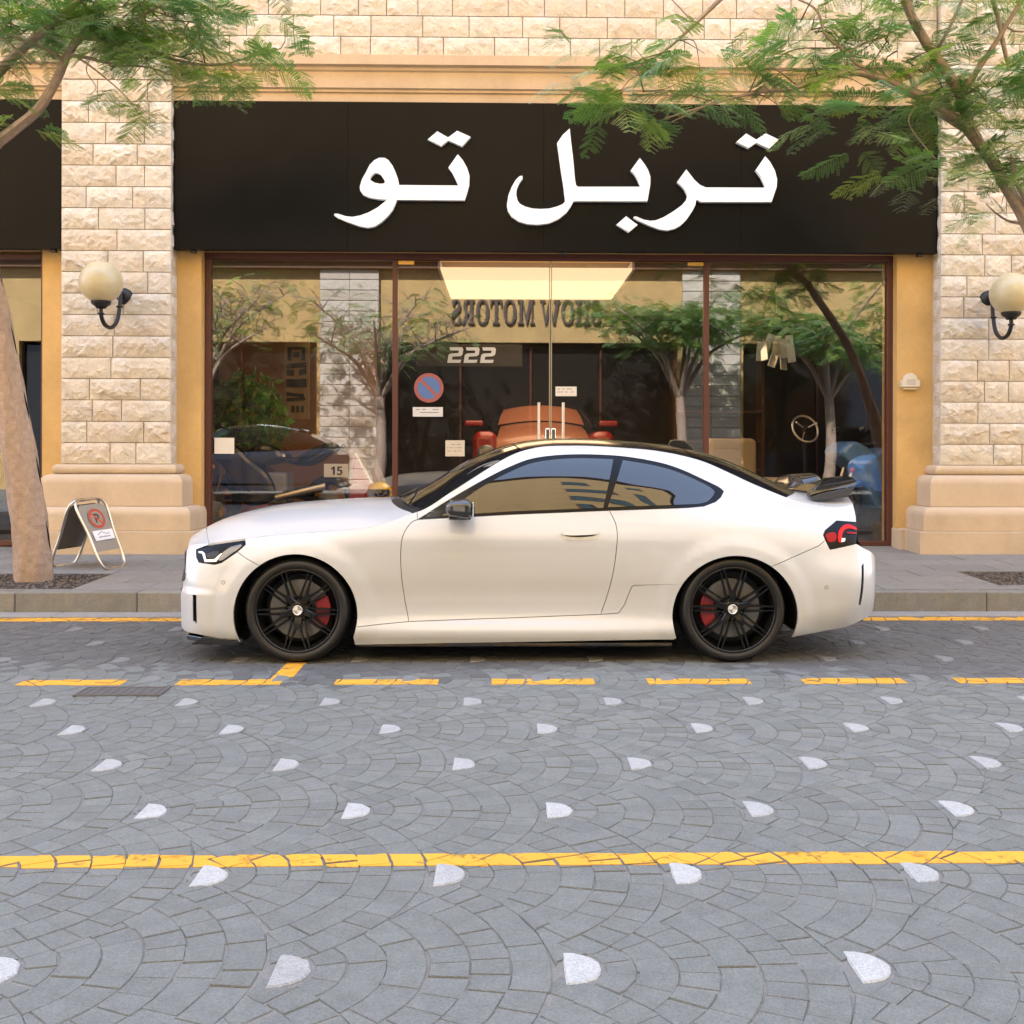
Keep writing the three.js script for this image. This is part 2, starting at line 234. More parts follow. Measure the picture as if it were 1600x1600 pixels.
{ // iron drain cover let into the setts
  const a = at(190, 1077, 6.22), o = thing('drain_cover', 'dark iron drain cover set in the road below the yellow dashes', 'drain cover', [a.x, 0, -6.24]);
  mesh('frame', [rbox(-0.235, 0.235, -0.01, 0.006, -0.11, -0.095, 0.002), rbox(-0.235, 0.235, -0.01, 0.006, 0.095, 0.11, 0.002), rbox(-0.235, -0.22, -0.01, 0.006, -0.095, 0.095, 0.002), rbox(0.22, 0.235, -0.01, 0.006, -0.095, 0.095, 0.002)], std(lin(0.085, 0.08, 0.073), 0.75), o);
  mesh('lid', box(-0.22, 0.22, -0.01, 0.003, -0.095, 0.095), std(lin(0.13, 0.122, 0.112), 0.8, { map: paveMap, bumpMap: paveBump, bumpScale: 0.006 }), o);
  for (let k = 0; k < 9; k++) mesh('rib', rbox(-0.2 + k * 0.048, -0.184 + k * 0.048, 0.003, 0.0055, -0.085, 0.085, 0.001), std(lin(0.10, 0.095, 0.088), 0.8), o);
}
const SLOPE = 0.017, walkY = (z) => 0.166 + (ZK - z) * SLOPE;     // the pavement rises a little towards the shops
{
  const r = rng(5), kerb = group('kerb', scene); kerb.userData.kind = 'structure'; tag(kerb, 'low grey concrete kerb along the pavement');
  for (let x = -12; x < 13; ) { const w = rr(0.95, 1.05, r); mesh('kerb_stone', rbox(x + 0.002, x + w - 0.002, -0.05, 0.166 + rr(-0.002, 0.002, r), ZK - 0.16, ZK + rr(-0.002, 0.002, r), 0.012), M.kerb[Math.floor(r() * 3)], kerb); x += w; }
  for (let x = -12; x < 13; x += 1.2) mesh('gutter_stone', rbox(x + 0.003, x + 1.197, -0.05, 0.008, ZK + 0.003, ZK + 0.25, 0.004), M.gutter, kerb);
  const walk = group('pavement', scene); walk.userData.kind = 'structure'; tag(walk, 'grey slab pavement in front of the shops');
  const sl = (g, x0) => { const p = g.attributes.position; for (let i = 0; i < p.count; i++) p.setY(i, p.getY(i) + (ZK - p.getZ(i)) * SLOPE); g.computeVertexNormals(); return g; };
  mesh('pavement_bed', sl(box(-40, 40, -0.05, 0.154, -13.6, ZK - 0.16)), M.joint, walk);
  const pits = [[-9, -3.62, -10.42, -9.43], [4.28, 9, -10.55, -9.62]];
  for (let j = 0; j < 9; j++) { const z1 = ZK - 0.165 - j * 0.42, z0 = z1 - 0.415;
    for (let k = -13; k < 13; k++) { const x0 = k * 0.62 + (j % 2) * 0.31 + 0.1, x1 = x0 + 0.616; let parts = [[x0, x1, z0, z1]];
      for (const p of pits) parts = parts.flatMap(([a, b, c, d]) => { if (b <= p[0] || a >= p[1] || d <= p[2] || c >= p[3]) return [[a, b, c, d]]; const out = []; if (a < p[0]) out.push([a, p[0], c, d]); if (b > p[1]) out.push([p[1], b, c, d]); const a2 = Math.max(a, p[0]), b2 = Math.min(b, p[1]); if (c < p[2]) out.push([a2, b2, c, p[2]]); if (d > p[3]) out.push([a2, b2, p[3], d]); return out; });
      for (const [a, b, c, d] of parts) if (b - a > 0.03 && d - c > 0.03) mesh('paving_slab', sl(rbox(a + 0.002, b - 0.002, 0.14, 0.167 + rr(-0.0015, 0.0015, r), c + 0.002, d - 0.002, 0.003, 1)), M.slabs[Math.floor(r() * 4)], walk); } }
  pits.forEach((p, i) => { const n = 26, g = new THREE.PlaneGeometry(p[1] - p[0], p[3] - p[2], n * 3, n).rotateX(-Math.PI / 2).translate((p[0] + p[1]) / 2, 0, (p[2] + p[3]) / 2), q = g.attributes.position; for (let k = 0; k < q.count; k++) q.setY(k, 0.159 + (ZK - q.getZ(k)) * SLOPE + rr(-0.006, 0.006, r)); g.computeVertexNormals();
    const t = mesh('tree_pit', boxUV(g), M.soil, scene, 'structure'); tag(t, i ? 'dark gravel bed in the pavement at the right pillar' : 'dark gravel bed in the pavement around the leaning tree'); });
  // pebbles in the beds
  const pg = new THREE.IcosahedronGeometry(0.012, 0); pg.scale(1, 0.6, 1);
  const im = new THREE.InstancedMesh(pg, std(lin(0.13, 0.11, 0.095), 0.9), 1500), mt = new THREE.Matrix4(); im.name = 'gravel'; im.userData.kind = 'stuff'; tag(im, 'loose brown gravel lying in the beds of the pavement', 'gravel');
  for (let k = 0; k < 1500; k++) { const p = pits[k % 2], x = rr(p[0] + (k % 2 ? 0.02 : 4.2), p[1] - (k % 2 ? 3.6 : 0.02), r), z = rr(p[2] + 0.02, p[3] - 0.02, r), s = rr(0.4, 1.3, r); mt.makeRotationY(r() * 6).scale(V(s, s, s)).setPosition(x, walkY(z) - 0.004, z); im.setMatrixAt(k, mt); }
  scene.add(im);
}

// ───────────────────────── the shop building ─────────────────────────
const ZS = -12.35, ZY = -12.6, ZG = -12.78;       // faces of the stone piers, of the yellow wall, of the glass
const shop = thing('shop_building', 'shop front of pale rough-faced stone piers, yellow plaster and a wide glass window', 'building');
function rockStone(w, h, r, depth = 0.036) { // quarry-faced block: chipped belly inside a flat margin, back at z = 0
  const nx = Math.max(4, Math.round(w / 0.042)), ny = 6, pos = [], idx = [], hs = [], kind = r(), ph = r() * 9, ridge = rr(0.3, 0.62, r), am = rr(0.55, 1.15, r);
  for (let j = 0; j <= ny; j++) for (let i = 0; i <= nx; i++) { const u = i / nx, v = j / ny, e = Math.min(u * w, (1 - u) * w, v * h, (1 - v) * h), m = smooth(0.004, 0.05, e), line = ridge + 0.16 * Math.sin(u * w * 13 + ph) + 0.1 * Math.sin(u * w * 31 + ph * 2);
    let z = 0.012 + m * am * depth * (0.25 + 0.6 * (v > line ? 1 - 0.55 * (v - line) / (1 - line + 0.01) : Math.pow(v / Math.max(line, 0.05), 2)) * (kind < 0.8 ? 1 : 0.4) + rr(-0.22, 0.26, r)); const inn = i > 0 && i < nx && j > 0 && j < ny;
    pos.push((u + (inn ? rr(-0.28, 0.28, r) / nx : 0)) * w, (v + (inn ? rr(-0.3, 0.3, r) / ny : 0)) * h, z); hs.push(z); }
  for (let j = 0; j < ny; j++) for (let i = 0; i < nx; i++) { const a = j * (nx + 1) + i, b = a + 1, c = a + nx + 1, d = c + 1; if (r() < 0.5) idx.push(a, b, d, a, d, c); else idx.push(a, b, c, b, d, c); }
  const ring = []; for (let i = 0; i <= nx; i++) ring.push(i); for (let j = 1; j <= ny; j++) ring.push(j * (nx + 1) + nx); for (let i = nx - 1; i >= 0; i--) ring.push(ny * (nx + 1) + i); for (let j = ny - 1; j > 0; j--) ring.push(j * (nx + 1));
  const n0 = pos.length / 3; for (const k of ring) pos.push(pos[k * 3], pos[k * 3 + 1], -0.03);
  ring.forEach((k, q) => { const q2 = (q + 1) % ring.length; idx.push(k, n0 + q, n0 + q2, k, n0 + q2, ring[q2]); });
  const g = raw(pos, idx).toNonIndexed(); g.computeVertexNormals(); return g;
}
const COURSE = 0.2335;
function courses(parent, x0, x1, y0, y1, z, seed, wide = [0.26, 0.62], depth) { // x widths vary, heights follow the courses
  const r = rng(seed);
  for (let y = y0, j = 0; y < y1 - 0.05; y += COURSE, j++) { const h = Math.min(COURSE, y1 - y);
    for (let x = x0; x < x1 - 0.01; ) { let w = rr(wide[0], wide[1], r); if (x1 - x - w < wide[0] * 0.8) w = x1 - x; const g = rockStone(w - 0.009, h - 0.009, r, depth); g.translate(x + 0.0045, y + 0.0045, z); mesh('stone', boxUV(g), M.stones[Math.floor(r() * 6)], parent); x += w; } }
}
const PLY = 1.17;                                   // where plinth ends and the rough stone begins
function pier(x0, x1, name, seed) {
  const p = group(name, shop);
  mesh('core', box(x0 + 0.01, x1 - 0.01, 0.1, 6.95, -13.2, ZS - 0.012), M.mortar, p);
  courses(p, x0, x1, PLY, 5.38, ZS, seed);
  for (const [sx, s] of [[x0, -1], [x1, 1]]) courses2(p, sx, s, PLY, 5.38, seed + s + 3);
  for (const [nm, pr] of [['plinth_base', [[0.34, 0.1], [0.35, 0.11], [0.35, 0.448], [0.345, 0.455], [0.1, 0.456]]], ['plinth_block', [[0.1, 0.457], [0.285, 0.457], [0.29, 0.462], [0.29, 0.62], [0.284, 0.655], [0.266, 0.685], [0.238, 0.706], [0.2, 0.714], [0.05, 0.7145]]], ['plinth_block', [[0.05, 0.716], [0.165, 0.716], [0.17, 0.721], [0.17, 0.965], [0.164, 1.0], [0.146, 1.03], [0.118, 1.051], [0.08, 1.06], [0, 1.0605]]], ['plinth_roll', [[0, 1.062], [0.04, 1.062], [0.058, 1.07], [0.07, 1.087], [0.075, 1.112], [0.07, 1.138], [0.056, 1.158], [0.035, PLY - 0.003], [-0.04, PLY - 0.002]]]]) mesh(nm, moulded(x0, x1, pr), M.plinth, p);
  return p;
}
function moulded(x0, x1, pr) { // a profile [out, up] carried round three sides with mitred corners
  const strip = (a, b) => { const pos = [], idx = []; pr.forEach(([d, y]) => { pos.push(...a(d, y), ...b(d, y)); }); for (let i = 0; i < pr.length - 1; i++) { const k = i * 2; idx.push(k, k + 1, k + 2, k + 1, k + 3, k + 2); } return raw(pos, idx); };
  const L = (d, y) => [x0 - d, y, ZS + d], R2 = (d, y) => [x1 + d, y, ZS + d];
  return boxUV(merge([strip(L, R2), strip((d, y) => [x0 - d, y, -12.9], L), strip(R2, (d, y) => [x1 + d, y, -12.9])]));
}
function courses2(parent, x, s, y0, y1, seed) { // the return faces of a pier, one stone deep
  const r = rng(seed); for (let y = y0; y < y1 - 0.05; y += COURSE) { const g = rockStone(0.24, Math.min(COURSE, y1 - y) - 0.009, r, 0.025); g.rotateY(s * Math.PI / 2); g.translate(x - s * 0.028, y + 0.0045, s > 0 ? ZS : ZS - 0.24); mesh('stone', boxUV(g), M.stones[Math.floor(r() * 6)], parent); }
}
pier(-4.86, -3.665, 'stone_pier', 71); pier(4.825, 6.55, 'stone_pier', 89);
{ // stone wall above the mouldings, with the courses running through
  const p = group('upper_wall', shop);
  mesh('core', box(-9, 11, 5.66, 6.6, -13.4, -12.47), M.mortar, p);
  courses(p, -6.1, -4.87, 5.675, 6.6, -12.45, 301, [0.3, 0.6]); courses(p, -4.86, -3.665, 5.38, 6.6, ZS, 302); courses(p, -3.655, 4.815, 5.675, 6.6, -12.45, 303, [0.28, 0.62], 0.028); courses(p, 4.825, 6.55, 5.38, 6.6, ZS, 304);
  mesh('upper_wall_face', box(-14, 15, 6.61, 14.9, -13.3, -12.42), std(lin(0.58, 0.47, 0.36), 0.92, { map: stoneMap, bumpMap: stoneBump, bumpScale: 0.02 }), p);
  mesh('parapet', rbox(-14, 15, 14.9, 15.4, -13.5, -12.2, 0.03), M.smoothStone, p);
  mesh('rear_block', box(-14, 15, 3.73, 15.0, -19.6, -13.41), M.yellow, p);
}
{ // mouldings over the signs, stopped against the piers
  const prof = [[-0.3, 5.185], [0.07, 5.185], [0.07, 5.285], [0.095, 5.292], [0.095, 5.318], [0.125, 5.33], [0.135, 5.50], [0.16, 5.515], [0.165, 5.545], [0.215, 5.56], [0.215, 5.665], [-0.3, 5.668]];
  for (const [x0, x1] of [[-8, -4.79], [-3.735, 4.90], [6.46, 9]]) { const g = prism(prof.map(([z, y]) => [-z, y]), x1 - x0).rotateY(Math.PI / 2); g.translate(x0, 0, -12.53); mesh('moulding', boxUV(g), M.smoothStone, shop); }
}
for (const [x0, x1, nm] of [[-3.70, -3.405, 'yellow_wall'], [4.43, 4.86, 'yellow_wall'], [-5.17, -4.83, 'yellow_wall'], [6.52, 7.0, 'yellow_wall']]) mesh(nm, box(x0, x1, 0.12, 3.75, -13.1, ZY), M.yellow, shop);
for (const [x0, x1] of [[4.418, 4.56], [-3.44, -3.393]]) mesh('wall_foot', rbox(x0, x1, 0.12, 0.45, -13.05, ZY + 0.13, 0.012), M.plinth, shop);
mesh('lintel', box(-9, 9, 3.56, 5.3, -13.3, -12.62), M.yellow, shop);
mesh('side_wall', [box(-16, -7.41, 0.1, 6.61, -13.3, ZY), box(7.0, 16, 0.1, 6.61, -13.3, ZY)], M.yellow, shop);
mesh('threshold', rbox(-3.42, 4.44, 0.12, 0.238, -13.0, ZG + 0.09, 0.008), M.slabs[1], shop);
// dark red window frames, the pair of doors and the panes
{
  const y0 = 0.24, y1 = 3.548, fr = group('window_frame', shop), zf0 = ZG - 0.05, zf1 = ZG + 0.05, bars = [[-3.40, -3.335], [-1.285, -1.225], [2.262, 2.322], [4.365, 4.43]];
  for (const [a, b] of bars) mesh('frame_post', rbox(a, b, y0, y1 - 0.062, zf0, zf1, 0.006), M.mahogany, fr);
  mesh('frame_head', rbox(-3.40, 4.43, y1 - 0.06, y1 + 0.01, zf0, zf1 + 0.006, 0.006), M.mahogany, fr);
  for (const [a, b] of [[-3.333, -1.287], [2.324, 4.363]]) mesh('frame_sill', rbox(a, b, y0, y0 + 0.055, zf0, zf1, 0.006), M.mahogany, fr);
  for (const [a, b] of [[-3.34, -1.28], [2.318, 4.37]]) mesh('glass_pane', new THREE.PlaneGeometry(b - a, y1 - y0 - 0.06).translate((a + b) / 2, (y0 + y1 - 0.06) / 2 + 0.01, ZG), M.glass, shop);
  const seam = at(860, 600, -ZG).x;
  for (const [a, b, hx] of [[-1.222, seam - 0.004, at(842, 660, 12.7).x], [seam + 0.004, 2.259, at(880, 660, 12.7).x]]) { const d = group('glass_door', shop);
    mesh('door_glass', new THREE.PlaneGeometry(b - a, y1 - y0 - 0.085).translate((a + b) / 2, (y0 + y1 - 0.065) / 2, ZG + 0.012), M.glass, d);
    mesh('door_edge', [box(hx < seam ? b - 0.012 : a, hx < seam ? b : a + 0.012, y0 + 0.02, y1 - 0.07, ZG + 0.005, ZG + 0.019)], std(lin(0.30, 0.26, 0.17), 0.3), d);
    mesh('door_fitting', [rbox(hx < seam ? a : b - 0.18, hx < seam ? a + 0.18 : b, y1 - 0.115, y1 - 0.068, ZG - 0.01, ZG + 0.035, 0.004)], M.gold, d);
    mesh('door_handle', [tube([[hx, 0.95, ZG + 0.09], [hx, 1.87, ZG + 0.09]], 0.016, 12, 4), rod(V(hx, 1.05, ZG), V(hx, 1.05, ZG + 0.09), 0.01), rod(V(hx, 1.78, ZG), V(hx, 1.78, ZG + 0.09), 0.01)], M.steel, d);
    const l = at(hx < seam ? 856 : 865, 680, 12.7); mesh('lock', [rbox(l.x - 0.028, l.x + 0.028, l.y - 0.10, l.y + 0.08, ZG + 0.013, ZG + 0.045, 0.012), rod(V(l.x, l.y + 0.03, ZG + 0.045), V(l.x, l.y + 0.03, ZG + 0.06), 0.018, 14)], M.chrome, d); }
}
// neighbour to the left: the same frame, one pane
mesh('neighbour_frame', [rbox(-5.24, -5.175, 0.24, 3.53, ZG - 0.05, ZG + 0.05, 0.006), rbox(-7.4, -5.24, 3.47, 3.53, ZG - 0.05, ZG + 0.05, 0.006), rbox(-7.4, -5.24, 0.24, 0.30, ZG - 0.05, ZG + 0.05, 0.006)], M.mahogany, shop);
mesh('neighbour_pane', new THREE.PlaneGeometry(2.15, 3.2).translate(-6.31, 1.9, ZG), M.glass, shop);
// the shop's inside: floor, walls, ceiling, all with thickness
{
  const rm = group('shop_interior', shop), inner = std(lin(0.22, 0.155, 0.085), 0.8, { map: streakMap }), dark = std(lin(0.035, 0.025, 0.02), 0.6);
  mesh('interior_floor', box(-7.5, 6.5, 0.05, 0.232, -19.4, -13.01), std(lin(0.12, 0.10, 0.085), 0.25), rm);
  mesh('interior_ceiling', box(-7.5, 6.5, 3.56, 3.72, -19.4, -13.31), inner, rm);
  mesh('interior_wall', [box(-7.5, 6.5, 0.232, 3.56, -19.4, -19.2), box(6.3, 6.5, 0.232, 3.56, -19.2, -13.4), box(-4.35, -4.2, 0.232, 3.56, -19.2, -13.11), box(-7.5, -7.3, 0.232, 3.56, -19.2, -13.11)], dark, rm);
  mesh('interior_partition', [box(-4.2, -1.9, 0.232, 3.56, -16.6, -16.5)], std(lin(0.34, 0.19, 0.10), 0.7), rm);
  mesh('interior_shelf', [1.0, 1.45, 1.9].flatMap((y) => [box(2.6, 3.9, y, y + 0.03, -17.4, -17.0)]).concat([box(2.55, 2.6, 0.232, 2.7, -17.4, -17.0), box(3.9, 3.95, 0.232, 2.7, -17.4, -17.0)]), std(lin(0.10, 0.055, 0.03), 0.5), rm);
}

// ───────────────────────── signs on the shop front ─────────────────────────
{
  const ZB = -12.42, A = at(266, 160, -ZB), B = at(1468, 398, -ZB), s = thing('shop_sign', 'long black fascia sign with large white Arabic lettering over the shop window', 'shop sign', [0, 0, ZB]);
  const y0 = 3.535, y1 = 5.18, cuts = [-3.66, -1.75, 0.42, 2.62, 4.822];
  for (let k = 0; k < 4; k++) mesh('sign_panel', rbox(cuts[k] + 0.0012, cuts[k + 1] - 0.0012, y0, y1, -0.11, 0, 0.003), M.signBoard, s);
  for (const px of [300, 880, 1440]) { const q = at(px, 398, -ZB).x; mesh('bracket', rbox(q - 0.03, q + 0.03, y0 - 0.03, y0 - 0.001, -0.09, -0.03, 0.004), M.iron, s); }
  // the letters, as outlines on the board
  const put = (o, pts) => pts.map(([x, y]) => { const v = at(o + x * 0.15, 190 + y * 0.15, -ZB - 0.07); return [v.x, v.y]; });
  const L = (nm, o, pts, hole) => mesh(nm, prism(put(o, pts), 0.055, 0.004, hole ? [put(o, hole)] : []).translate(0, 0, 0.012), M.letter, s);
  L('letter', 510, [[1368, 340], [1420, 400], [1465, 480], [1490, 560], [1487, 660], [1465, 740], [1440, 822], [735, 816], [718, 860], [690, 920], [640, 985], [570, 1050], [500, 1095], [430, 1107], [340, 1090], [200, 1040], [110, 1000], [78, 974], [90, 957], [120, 960], [200, 985], [270, 992], [350, 978], [440, 945], [530, 895], [600, 840], [635, 812], [540, 808], [440, 790], [380, 760], [352, 720], [347, 680], [370, 600], [410, 530], [450, 450], [500, 400], [550, 376], [605, 376], [645, 400], [690, 460], [725, 540], [745, 600], [755, 660], [1375, 665], [1340, 590], [1310, 530], [1270, 478]],
    [[447, 590], [470, 555], [500, 532], [530, 530], [565, 545], [600, 590], [615, 630], [600, 648], [560, 652], [500, 640], [460, 615]]);
  L('letter_dots', 510, [[1055, 185], [1155, 100], [1267, 164], [1362, 95], [1503, 158], [1412, 258], [1269, 197], [1195, 255]]);
  L('letter', 780, [[735, 70], [750, 220], [770, 380], [790, 600], [800, 660], [822, 678], [1475, 678], [1440, 600], [1410, 550], [1370, 508], [1465, 378], [1510, 435], [1550, 500], [1575, 570], [1575, 650], [1545, 830], [775, 830], [750, 880], [700, 950], [620, 1015], [520, 1060], [400, 1076], [290, 1068], [200, 1040], [130, 990], [90, 930], [80, 870], [95, 770], [130, 680], [170, 610], [210, 570], [240, 562], [245, 590], [210, 640], [183, 700], [178, 760], [190, 820], [215, 855], [270, 885], [350, 905], [430, 910], [520, 905], [600, 885], [660, 860], [688, 830], [670, 680], [645, 520], [620, 340], [604, 222], [660, 140]]);
  L('letter_dots', 780, [[1322, 985], [1443, 1075], [1350, 1153], [1220, 1075]]);
  L('letter', 980, [[1440, 360], [1490, 420], [1540, 510], [1563, 600], [1558, 680], [1505, 838], [770, 838], [722, 812], [710, 870], [680, 930], [620, 1020], [560, 1080], [500, 1115], [420, 1136], [340, 1125], [230, 1085], [110, 1030], [66, 1000], [72, 988], [100, 990], [170, 1020], [240, 1033], [300, 1028], [380, 995], [480, 935], [570, 870], [620, 810], [628, 770], [600, 710], [565, 670], [520, 630], [615, 497], [650, 540], [700, 605], [760, 660], [820, 685], [1445, 688], [1425, 640], [1390, 570], [1340, 505]]);
  L('letter_dots', 980, [[1137, 212], [1240, 123], [1345, 187], [1443, 122], [1580, 187], [1480, 282], [1345, 220], [1265, 275]]);
  const n = thing('neighbour_sign', 'plain black fascia sign at the left edge, beyond the stone pier', 'shop sign', [0, 0, ZB]), e = at(95, 300, -ZB).x;
  mesh('sign_panel', rbox(-8, e, y0, y1, -0.11, 0, 0.003), M.signBoard, n);
  mesh('bracket', rbox(e - 0.13, e - 0.07, y0 - 0.03, y0 - 0.001, -0.09, -0.03, 0.004), M.iron, n);
}
// ───────────────────────── globe lamps on the piers ─────────────────────────
function wallLamp(gx, gy, mx, my, label) {
  const zg = -11.84, o = thing('wall_lamp', label, 'wall lamp', [gx, gy, zg], 0, 'globe lamps on the stone piers'), dx = mx - gx, dy = my - gy, dz = ZS + 0.05 - zg;
  mesh('globe', new THREE.SphereGeometry(0.222, 40, 28), phy(lin(0.76, 0.65, 0.40), 0.35, { clearcoat: 0.25, clearcoatRoughness: 0.1, map: streakMap, transmission: 0.15, thickness: 0 }), o);
  mesh('collar', new THREE.LatheGeometry([[0.0, -0.275], [0.05, -0.275], [0.06, -0.255], [0.085, -0.24], [0.1, -0.222], [0.104, -0.19], [0.095, -0.185], [0, -0.185]].map(([a, b]) => new THREE.Vector2(a, b)), 28), M.iron, o);
  mesh('arm', [tube([[0, -0.26, 0], [0.0, -0.34, 0], [dx * 0.15, -0.43, dz * 0.14], [dx * 0.5, -0.455, dz * 0.42], [dx * 0.82, -0.38, dz * 0.66], [dx * 0.97, -0.2, dz * 0.8], [dx, dy + 0.02, dz * 0.88], [dx, dy, dz]], 0.022, 10, 40)], M.iron, o);
  for (const t of [0.34, 0.7]) mesh('arm_ring', new THREE.TorusGeometry(0.028, 0.009, 8, 18).rotateX(Math.PI / 2).translate(t < 0.5 ? 0 : dx * 0.96, t < 0.5 ? -0.33 : -0.21, t < 0.5 ? 0 : dz * 0.79), M.iron, o);
  mesh('wall_plate', new THREE.LatheGeometry([[0, -0.06], [0.085, -0.06], [0.1, -0.045], [0.075, -0.01], [0.045, 0.02], [0, 0.02]].map(([a, b]) => new THREE.Vector2(a, b)), 24).rotateX(Math.PI / 2).translate(dx, dy, dz), M.iron, o);
}
{ const a = at(158, 441, 11.84), m = at(192, 462, 12.3), b = at(1580, 459, 11.84), n = at(1546, 466, 12.3);
  wallLamp(a.x, a.y, m.x, m.y, 'amber glass globe lamp on a black bracket on the left stone pier');
  wallLamp(b.x, b.y, n.x, n.y, 'amber glass globe lamp on a black bracket on the right stone pier'); }
{ // small pale housing on the yellow wall
  const p = at(1420, 597, -ZY), o = thing('wall_bell', 'small pale domed bell box on the yellow wall right of the window', 'bell box', [p.x, p.y - 0.06, ZY]);
  mesh('housing', prism(crom([[-0.1, 0], [-0.1, 0.07], [-0.075, 0.085], [-0.055, 0.13], [0, 0.155], [0.055, 0.13], [0.075, 0.085], [0.1, 0.07], [0.1, 0]], 4), 0.07, 0.008), std(lin(0.62, 0.55, 0.47), 0.5), o);
  mesh('lower_lip', rbox(-0.075, 0.075, -0.028, -0.002, 0.0, 0.055, 0.006), std(lin(0.70, 0.55, 0.36), 0.5), o);
  for (let k = 0; k < 3; k++) mesh('slot', rbox(-0.05, 0.05, 0.03 + k * 0.022, 0.038 + k * 0.022, 0.072, 0.0795, 0.002), M.grey, o);
}
{ // folding no-parking board
  const F = (x, y, Z) => at(x, y, Z), ln = F(79, 886, 10.86), lf = F(118, 880, 11.28), rn = F(163, 891, 10.62), rf = F(197, 884, 11.04), tn = F(113, 783, 10.74), tf = F(159, 778, 11.16);
  const c = ln.clone().add(lf).add(rn).add(rf).multiplyScalar(0.25); c.y = walkY(c.z);
  const o = thing('folding_sign', 'folding steel no-parking board standing on the pavement by the tree', 'folding sign', c.toArray()), rel = (v) => v.clone().sub(c);
  const tube2 = M.steel, face = std(lin(0.27, 0.25, 0.225), 0.4), back = std(lin(0.115, 0.10, 0.085), 0.6);
  const leg = (bn, bf, sh, nm, m) => { const q = group(nm, o); const P = (u, v) => { const a = rel(bn).lerp(rel(tn), v), b = rel(bf).lerp(rel(tf), v); a.x += sh * v; b.x += sh * v; return a.lerp(b, u); };
    mesh('frame', tube([[0.16, 0.0], [0.0, 0.07], [0, 0.5], [0, 0.93], [0.16, 1], [0.5, 1], [0.84, 1], [1, 0.93], [1, 0.5], [1, 0.07], [0.84, 0.0], [0.5, 0.0]].map(([u, v]) => P(u, v)), 0.0135, 10, 120, true), tube2, q);
    const s = [[0.03, 0.26], [0.97, 0.26], [0.97, 0.88], [0.88, 0.93], [0.12, 0.93], [0.03, 0.88]], pos = [], uv = []; for (const [u, v] of s) { const p = P(u, v); pos.push(p.x, p.y, p.z); uv.push(u, v); }
    const n = P(1, 0).sub(P(0, 0)).cross(P(0, 1).sub(P(0, 0))).normalize().multiplyScalar(0.004); for (const [u, v] of s) { const p = P(u, v).sub(n); pos.push(p.x, p.y, p.z); uv.push(u, v); }
    const idx = [0, 1, 2, 0, 2, 3, 0, 3, 4, 0, 4, 5, 6, 8, 7, 6, 9, 8, 6, 10, 9, 6, 11, 10]; for (let i = 0; i < 6; i++) { const k = (i + 1) % 6; idx.push(i, 6 + i, k, k, 6 + i, 6 + k); }
    const g = raw(pos, idx); g.setAttribute('uv', new THREE.Float32BufferAttribute(uv, 2)); mesh('plate', g.toNonIndexed(), m, q); return [P, n, q]; };
  leg(ln, lf, -0.012, 'rear_leg', back); const [P, n, q] = leg(rn, rf, 0.012, 'front_leg', face);
  const patch = (nm, u0, u1, v0, v1, mat, lift, round) => { const pos = [], uv = [], idx = [], N = 28; const a = n.clone().multiplyScalar(lift); const push = (u, v) => { const p = P(lerp(u0, u1, u), lerp(v0, v1, v)).add(a); pos.push(p.x, p.y, p.z); uv.push(u, v); };
    if (round) { push(0.5, 0.5); for (let k = 0; k <= N; k++) push(0.5 + 0.5 * Math.cos(k / N * 2 * Math.PI), 0.5 + 0.5 * Math.sin(k / N * 2 * Math.PI)); for (let k = 1; k <= N; k++) idx.push(0, k, k + 1); } else { push(0, 0); push(1, 0); push(1, 1); push(0, 1); idx.push(0, 1, 2, 0, 2, 3); }
    const g = raw(pos, idx); g.setAttribute('uv', new THREE.Float32BufferAttribute(uv, 2)); mesh(nm, g, mat, q); };
  patch('no_parking_disc', 0.2, 0.78, 0.57, 0.86, std(lin(1, 1, 1), 0.5, { map: print(0.24, 0.24, (x, w, h) => { x.fillStyle = '#8d867c'; x.fillRect(0, 0, w, h); x.strokeStyle = '#b8402f'; x.lineWidth = w * 0.12; x.beginPath(); x.arc(w / 2, h / 2, w * 0.42, 0, 7); x.stroke(); x.fillStyle = '#26221f'; x.font = `bold ${w * 0.62}px sans-serif`; x.textAlign = 'center'; x.fillText('P', w / 2, h * 0.72); x.lineWidth = w * 0.09; x.beginPath(); x.moveTo(w * 0.22, h * 0.2); x.lineTo(w * 0.78, h * 0.8); x.stroke(); }, 500) }), 3, true);
  patch('notice', 0.13, 0.9, 0.405, 0.545, std(lin(1, 1, 1), 0.5, { map: print(0.3, 0.13, (x, w, h) => { x.fillStyle = '#e9e9ec'; x.fillRect(0, 0, w, h); x.strokeStyle = '#46505e'; x.lineWidth = h * 0.05; x.beginPath(); x.moveTo(w * 0.2, h * 0.45); x.lineTo(w * 0.42, h * 0.15); x.lineTo(w * 0.62, h * 0.4); x.lineTo(w * 0.8, h * 0.38); x.stroke(); x.beginPath(); for (let k = 0; k < 24; k++) x.lineTo(w * (0.2 + 0.026 * k), h * (0.68 + 0.09 * Math.sin(k * 2.1) * Math.cos(k * 0.7))); x.stroke(); }, 500) }), 3);
  mesh('hinge', tube([rel(tn).lerp(rel(tf), 0.3), rel(tn).lerp(rel(tf), 0.34)].map((p) => p), 0.02, 8, 2), M.iron, o);
}
